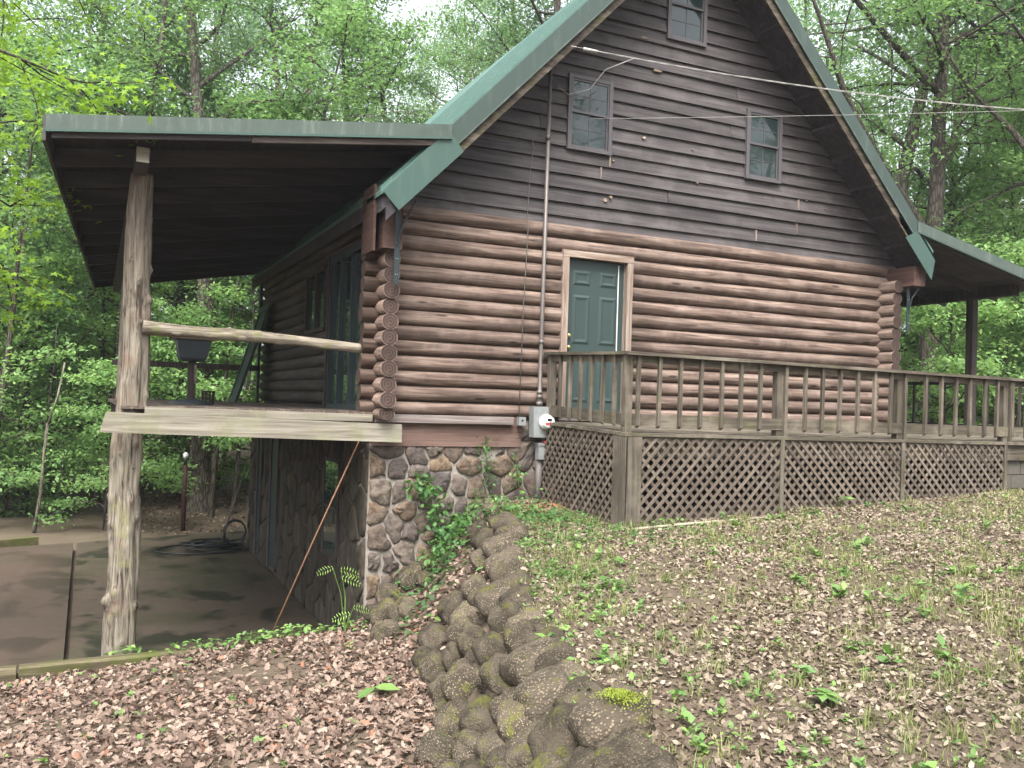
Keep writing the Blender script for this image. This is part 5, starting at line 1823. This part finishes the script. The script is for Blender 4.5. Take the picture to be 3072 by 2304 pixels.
def bend(p0, d, L, n, up, wob, rs_):
    """curved branch path"""
    P = [np.array(p0, float)]
    d = np.array(d, float)
    for i in range(n):
        d = d + np.array([rs_.normal(0, wob), rs_.normal(0, wob), rs_.normal(0, wob) + up])
        d /= np.linalg.norm(d)
        P.append(P[-1] + d * L / n)
    return np.array(P)


def leaf_cloud(C, nper, sp, spz, size, tmpl, rs_, flat=0.45):
    n = len(C) * nper
    c = np.repeat(C, nper, 0) + np.column_stack([rs_.normal(0, sp, n), rs_.normal(0, sp, n), rs_.normal(0, spz, n)])
    return scatter(tmpl, c, rs_.uniform(0, 6.28, n), rs_.normal(0.25, flat, n), rs_.normal(0, flat, n), rs_.uniform(size * 0.65, size * 1.25, n))


def tree_meshes(seed, Ht, r0, cb, cr, nl, nper, size, leafm, barkm, lean=0.03, sub=5, fork=None, sp=0.34, spz=0.2):
    rs_ = np.random.default_rng(seed)
    tr = bend((0, 0, -0.3), (rs_.normal(0, lean), rs_.normal(0, lean), 1), Ht, 14, 0.03, 0.045, rs_)
    zt = np.linspace(0, 1, len(tr))
    rad = r0 * (1 - 0.86 * zt) * np.where(zt < 0.04, 1.35, 1.0)
    parts = [(tr, rad, 10)]
    C = []

    def at(h):
        return np.array([np.interp(h, tr[:, 2], tr[:, k]) for k in range(3)])

    az = rs_.uniform(0, 6.28)
    for i in range(nl):
        u = (i + rs_.uniform(0, 1)) / nl
        h = cb + (Ht * 0.95 - cb) * u
        az += 2.4 + rs_.normal(0, 0.35)
        L = cr * (1.0 - 0.55 * u) * rs_.uniform(0.7, 1.15) * (0.65 + 0.35 * min(1, u * 4 + 0.3))
        rise = 0.25 + 0.7 * u + rs_.normal(0, 0.15)
        br = bend(at(h), (math.cos(az), math.sin(az), rise), L, 7, -0.02, 0.16, rs_)
        rb_ = max(0.02, float(np.interp(h, tr[:, 2], rad)) * 0.5)
        parts.append((br, np.linspace(rb_, 0.012, len(br)), 5))
        for k in range(sub):
            j = rs_.integers(2, 8)
            d = br[min(j, 7)] - br[j - 1]
            d = d / np.linalg.norm(d) + rs_.normal(0, 0.75, 3) * np.array([1, 1, 0.55])
            sb = bend(br[min(j, 7)], d / np.linalg.norm(d), L * rs_.uniform(0.22, 0.45), 4, 0.0, 0.2, rs_)
            parts.append((sb, np.linspace(0.02, 0.006, 5), 4))
            C += [sb[2], sb[3], sb[4]]
        C += [br[5], br[7]]
    if fork:
        for (h, d, L, rr) in fork:
            br = bend(at(h), d, L, 9, 0.05, 0.10, rs_)
            parts.append((br, np.linspace(rr, rr * 0.25, 10), 8))
            for k in range(9):
                j = rs_.integers(3, 9)
                sb = bend(br[j], rs_.normal(0, 1, 3), L * 0.3, 4, 0.0, 0.2, rs_)
                parts.append((sb, np.linspace(0.025, 0.006, 5), 4))
                C += [sb[2], sb[3], sb[4]]
    tv, tf = tubes(parts)
    trunk = fastmesh('trunk', tv, tf, barkm, True)
    lv, lf = leaf_cloud(np.array(C), nper, sp, spz, size, KITE, rs_)
    crown = fastmesh('crown', lv, lf, leafm)
    return trunk, crown


def place_tree(name, meshes, x, y, rz, s, label, cat='tree', group=None, z=None):
    t = thing(name, label, cat, (x, y, gz(x, y) if z is None else z), group)
    t.rotation_euler = (0, 0, rz)
    t.scale = (s, s, s)
    for nm, me in zip(('trunk', 'crown'), meshes):
        o = bpy.data.objects.new(nm, me)
        COL.objects.link(o)
        o.parent = t
    return t


TALL = [tree_meshes(11, 17, 0.24, 5.5, 4.2, 20, 32, 0.135, M['leaf_oak'], M['bark']),
        tree_meshes(12, 20, 0.30, 7.0, 5.0, 22, 32, 0.135, M['leaf_cool'], M['bark_dark']),
        tree_meshes(13, 15, 0.19, 4.0, 3.8, 19, 32, 0.135, M['leaf_oak'], M['bark_dark']),
        tree_meshes(14, 18, 0.22, 6.0, 4.6, 20, 32, 0.135, M['leaf_cool'], M['bark'])]
UNDER = [tree_meshes(21, 6.0, 0.05, 0.8, 2.3, 20, 26, 0.125, M['leaf_under'], M['bark_dark'], 0.08, 4, sp=0.26, spz=0.07),
         tree_meshes(22, 4.2, 0.04, 0.4, 1.9, 18, 24, 0.12, M['leaf_under'], M['bark_dark'], 0.1, 4, sp=0.24, spz=0.06),
         tree_meshes(23, 7.5, 0.07, 1.2, 2.6, 22, 26, 0.13, M['leaf_under'], M['bark_dark'], 0.06, 4, sp=0.28, spz=0.08)]
SHRUB = [tree_meshes(31, 1.5, 0.02, 0.1, 1.0, 13, 20, 0.10, M['leaf_under'], M['bark_dark'], 0.15, 3, sp=0.16, spz=0.07),
         tree_meshes(32, 0.9, 0.015, 0.05, 0.8, 11, 18, 0.09, M['leaf_weed'], M['bark_dark'], 0.2, 3, sp=0.14, spz=0.05)]
rt = random.Random(99)


def ray_pt(px, dist):
    """ground position straight ahead of a picture column at a given distance"""
    d = ((px - 1536) / 2687.8) * R2 + _f
    d = d[:2] / np.hypot(d[0], d[1])
    return CAM[0] + d[0] * dist, CAM[1] + d[1] * dist


taken = []


def zone(px):
    for lim, txt in ((110, 'at the left picture edge'), (320, 'left of the cedar post'), (450, 'behind the cedar post'), (545, 'just right of the cedar post'), (770, 'above the lamp post'), (1150, 'behind the balcony roof'), (1900, 'behind the roof slope'),
                     (2560, 'behind the right roof edge'), (2720, 'over the right cabin corner'), (2900, 'beside the right porch post'), (3010, 'right of the porch post')):
        if px < lim:
            return txt
    return 'at the right picture edge'


def depth_word(dist, a0, b0):
    return 'near' if dist < a0 else ('middle-distance' if dist < b0 else 'distant')




def free(x, y, dmin):
    if any((x - a0) ** 2 + (y - b0) ** 2 < dmin * dmin for a0, b0 in taken):
        return False
    taken.append((x, y))
    return True


# trees one can single out
big = tree_meshes(41, 19, 0.33, 7.5, 5.0, 20, 32, 0.135, M['leaf_oak'], M['bark'], 0.01)
x, y = ray_pt(612, 26.0)
free(x, y, 0.1)
place_tree('oak_tree', big, x, y, 0.5, 1.0, 'thick grey-barked tree seen between the balcony rail and the log wall')
x, y = ray_pt(352, 26.5)
free(x, y, 0.1)
place_tree('oak_tree', TALL[0], x, y, 1.2, 0.95, 'grey tree trunk half hidden behind the cedar post')
x, y = ray_pt(770, 27)
free(x, y, 0.1)
place_tree('oak_tree', TALL[3], x, y, 2.2, 1.0, 'tree rising above the far end of the balcony wall')
forked = tree_meshes(42, 18, 0.27, 8.0, 4.6, 20, 30, 0.135, M['leaf_oak'], M['bark_dark'], 0.02, fork=[(4.6, (-0.75, 0.3, 0.9), 7.0, 0.15), (6.4, (0.6, -0.2, 0.9), 4.5, 0.10), (8.5, (-0.9, 0.2, 0.45), 6.0, 0.11)])
x, y = ray_pt(2792, 24.5)
free(x, y, 0.1)
place_tree('oak_tree', forked, x, y, 0.3, 1.0, 'dark forked tree rising behind the right porch roof')
x, y = ray_pt(3150, 24)
free(x, y, 0.1)
place_tree('oak_tree', forked, x, y, 2.2, 0.95, 'tree at the right picture edge with long dark limbs')
# pale dead sapling left of the post
x, y = ray_pt(118, 23.0)
z = gz(x, y)
ds = thing('dead_sapling', 'thin pale dead sapling with a forked top left of the post', 'sapling', (x, y, z))
MB().tube([(x, y, z - 0.2), (x + 0.12, y, z + 0.9), (x + 0.16, y, z + 1.9), (x + 0.2, y, z + 2.5)], [0.05, 0.04, 0.034, 0.03], 6).build('trunk', M['bark_pale'], ds, True)
MB().tube([(x + 0.2, y, z + 2.45), (x + 0.38, y, z + 3.1), (x + 0.5, y, z + 3.9)], [0.03, 0.027, 0.02], 6).build('limb', M['bark_pale'], ds, True)
MB().tube([(x + 0.2, y, z + 2.45), (x + 0.22, y, z + 3.2), (x + 0.3, y, z + 3.9), (x + 0.3, y, z + 4.7)], [0.026, 0.02, 0.016, 0.008], 5).build('limb', M['bark_dark'], ds, True)

# woods behind the cabin, left part (seen past the patio and over the shed roof)
n = 0
tries = 0
while n < 25 and tries < 3000:
    tries += 1
    px = rt.uniform(-250, 1750)
    dist = rt.uniform(25, 52)
    x, y = ray_pt(px, dist)
    if y < 13.5 or not free(x, y, 2.4):
        continue
    sel = rt.randrange(4)
    lab = '%s %s tree in the woods %s' % (depth_word(dist, 32, 42), ('tall grey-barked', 'very tall dark-barked', 'shorter dark-barked', 'broad grey-barked')[sel], zone(px))
    place_tree('woodland_tree', TALL[sel], x, y, rt.uniform(0, 6.28), rt.uniform(0.8, 1.15), lab, 'tree', 'trees beyond the patio' if px < 760 else 'trees behind the cabin')
    n += 1
n = tries = 0
while n < 18 and tries < 3000:
    tries += 1
    px = rt.uniform(2250, 3350)
    dist = rt.uniform(26, 54)
    x, y = ray_pt(px, dist)
    if not free(x, y, 2.6):
        continue
    sel = rt.randrange(4)
    lab = '%s %s tree in the woods %s' % (depth_word(dist, 34, 44), ('tall grey-barked', 'very tall dark-barked', 'shorter dark-barked', 'broad grey-barked')[sel], zone(px))
    place_tree('woodland_tree', TALL[sel], x, y, rt.uniform(0, 6.28), rt.uniform(0.8, 1.15), lab, 'tree', 'trees right of the cabin')
    n += 1
# bare young trunks in the left woods
pole_t = [tree_meshes(51 + i, 11 + i, 0.075 + 0.02 * i, 6.5, 2.2, 9, 30, 0.14, M['leaf_oak'], M['bark_dark'], 0.03, 3) for i in range(2)]
n = tries = 0
while n < 26 and tries < 3000:
    tries += 1
    px = rt.uniform(-150, 900)
    dist = rt.uniform(23.5, 44)
    x, y = ray_pt(px, dist)
    if y < 12.5 or not free(x, y, 1.1):
        continue
    sel = rt.randrange(2)
    place_tree('young_tree', pole_t[sel], x, y, rt.uniform(0, 6.28), rt.uniform(0.8, 1.2), '%s %s young trunk in the shade %s' % (depth_word(dist, 30, 37), ('thin', 'slender')[sel], zone(px)), 'tree', 'young trunks beyond the patio')
    n += 1
# understorey saplings
n = tries = 0
t2 = []
while n < 46 and tries < 4000:
    tries += 1
    left = rt.random() < 0.62
    px = rt.uniform(-250, 850) if left else rt.uniform(2650, 3300)
    dist = rt.uniform(23.0, 40) if left else rt.uniform(23.5, 40)
    x, y = ray_pt(px, dist)
    if (left and y < 11.3) or (-2.3 < x < 2 and y < 14) or any((x - a0) ** 2 + (y - b0) ** 2 < 2.2 for a0, b0 in t2):
        continue
    t2.append((x, y))
    lab, grp = ('leafy understorey sapling in the woods left of the cabin', 'saplings beyond the patio') if left else ('leafy understorey sapling right of the cabin behind the porch', 'saplings beyond the side porch')
    sel = rt.randrange(3)
    lab = '%s %s in the understorey %s' % (depth_word(dist, 27, 33), ('layered leafy sapling', 'low spreading sapling', 'taller slim sapling')[sel], zone(px))
    place_tree('sapling', UNDER[sel], x, y, rt.uniform(0, 6.28), rt.uniform(0.75, 1.2), lab, 'sapling', grp)
    n += 1
for i in range(14):
    left = i < 7
    px = rt.uniform(-50, 800) if left else rt.uniform(2700, 3200)
    dist = rt.uniform(23.5, 31) if left else rt.uniform(22, 30)
    x, y = ray_pt(px, dist)
    if left and y < 11.6:
        y = 11.6 + rt.random()
    if left and -2.0 < x < -0.6 and y < 13:
        x += 1.6
    lab, grp = ('low green shrub at the far edge of the patio', 'shrubs behind the patio') if left else ('low shrub seen through the porch railing', 'shrubs beyond the side porch')
    sel = rt.randrange(2)
    lab = '%s %s on the forest floor %s' % (depth_word(dist, 25, 28), ('bushy green shrub', 'low pale shrub')[sel], zone(px))
    place_tree('shrub', SHRUB[sel], x, y, rt.uniform(0, 6.28), rt.uniform(0.8, 1.3), lab, 'shrub', grp)
# dogwood-like sapling close behind the porch corner on the right
x, y = ray_pt(2830, 22.0)
place_tree('sapling', UNDER[1], x, y, 0.4, 0.95, 'pale-leaved sapling right beside the porch post', 'sapling')

# trees behind the camera: they shade the clearing and show in the window glass
for i, (x, y) in enumerate(((-9, -22), (-1, -24), (6, -21), (12, -22), (3, -29), (-6, -30), (18, -17), (-15, -18), (9, -28), (16, -27), (-3, -19.5), (22, -22))):
    place_tree('woodland_tree', TALL[i % 4], x, y, i * 1.3, 1.0, 'tall tree across the clearing, mirrored in the window glass', 'tree', 'trees across the clearing')

# sweetgum branches hanging into the picture from the left
rs_ = np.random.default_rng(77)
sg = thing('sweetgum_tree', 'sweetgum tree with star-shaped bright leaves hanging in from the upper left', 'tree', (-7.5, -0.9, -2.6))
trk = bend((-7.5, -0.9, -3.0), (0.02, 0, 1), 13, 12, 0.02, 0.03, rs_)
parts = [(trk, np.linspace(0.24, 0.05, 13), 10)]
C = []
for (z0, d, L) in ((5.6, (1.0, 0.15, 0.05), 4.6), (6.6, (1.0, -0.25, 0.12), 4.6), (4.4, (1.0, 0.35, -0.02), 4.2), (7.6, (1.0, 0.1, 0.1), 4.8), (3.2, (1.0, 0.2, -0.08), 3.7), (6.2, (1.0, 0.6, 0.0), 4.3), (2.2, (1.0, 0.45, -0.05), 3.6), (8.4, (0.9, 0.5, 0.05), 5.0), (5.0, (0.8, 0.8, 0.05), 4.6), (3.6, (0.9, 0.7, 0.0), 4.4)):
    p0 = np.array([np.interp(z0, trk[:, 2], trk[:, k]) for k in range(3)])
    br = bend(p0, np.array(d) / np.linalg.norm(d), L, 9, -0.03, 0.09, rs_)
    parts.append((br, np.linspace(0.05, 0.010, 10), 6))
    for k in range(11):
        j = int(rs_.integers(3, 10))
        dd = br[min(j, 9)] - br[j - 1]
        dd = dd / np.linalg.norm(dd) + rs_.normal(0, 0.6, 3)
        sb = bend(br[min(j, 9)], dd / np.linalg.norm(dd), rs_.uniform(0.5, 1.2), 5, -0.06, 0.15, rs_)
        parts.append((sb, np.linspace(0.012, 0.004, 6), 4))
        C += [sb[2], sb[3], sb[4], sb[5]]
tv, tf = tubes(parts)
obj('trunk', fastmesh('trunk', tv, tf, M['bark_dark'], True), sg)
lv, lf = leaf_cloud(np.array(C), 13, 0.18, 0.12, 0.085, star(), rs_, 0.5)
obj('crown', fastmesh('crown', lv, lf, M['leaf_gum']), sg)

# far woods: a mass of leaves and trunks nobody could count
rs_ = np.random.default_rng(5)
nn = 52000
px = rs_.uniform(-500, 3600, nn)
dist = rs_.uniform(48, 85, nn)
d = ((px - 1536) / 2687.8)[:, None] * R2[None] + _f[None]
d2 = d[:, :2] / np.hypot(d[:, 0], d[:, 1])[:, None]
P = CAM[None, :2] + d2 * dist[:, None]
zt = rs_.beta(1.0, 1.5, nn) * 11 - 2.5
keep = vnoise(px, zt * 60, 0.012, 4) * 0.7 + vnoise(px, zt * 60, 0.04, 5) * 0.3 > 0.40
c = np.column_stack([P, zt])[keep]
k = len(c)
V, F = scatter(KITE, c, rs_.uniform(0, 6.28, k), rs_.normal(0.2, 0.5, k), rs_.normal(0, 0.5, k), rs_.uniform(0.35, 0.8, k))
stuff('far_woods', V, F, M['leaf_cool'], 'distant green woods closing off the view behind the trees', 'woods')
parts = []
for i in range(150):
    x, y = ray_pt(rs_.uniform(-400, 3500), rs_.uniform(44, 80))
    z = gz(x, y)
    L = rs_.uniform(9, 16)
    r = rs_.uniform(0.09, 0.22)
    parts.append((np.array([(x, y, z - 0.3), (x + rs_.normal(0, 0.3), y, z + L / 2), (x + rs_.normal(0, 0.5), y, z + L)]), np.array([r, r * 0.8, r * 0.4]), 6))
tv, tf = tubes(parts)
stuff('far_trunks', tv, tf, M['bark_dark'], 'distant dark trunks standing in the far woods', 'woods', True)


# ------------------------------------------------------------------ things that still share a label: say which is nearer
by = {}
for o in COL.objects:
    if o.parent is None and 'label' in o and o.get('kind') != 'stuff':
        by.setdefault(o['label'], []).append(o)
for lab, os_ in by.items():
    if 2 <= len(os_) <= 4 and 'mirrored' not in lab:
        os_.sort(key=lambda o: (o.location - Vector(CAM)).length)
        for o, wd in zip(os_, {2: ('nearer one', 'farther one'), 3: ('nearest of three', 'middle of three', 'farthest of three'), 4: ('nearest of four', 'second nearest', 'third nearest', 'farthest of four')}[len(os_)]):
            o['label'] = lab + ', ' + wd


# ------------------------------------------------------------------ damp summer air, added to lighten the dark gaps in the far woods
hz_ = MB().box(-206, 206, -126, 206, -8, 27).build('haze', [])
hz_['kind'] = 'stuff'
t = NT('damp_air')
pv = t.n('VolumePrincipled', {'Color': (0.90, 0.95, 1.0), 'Density': 0.0007, 'Anisotropy': 0.2})
t.t.links.new(pv.outputs[0], t.out.inputs['Volume'])
hz_.data.materials.append(t.m)
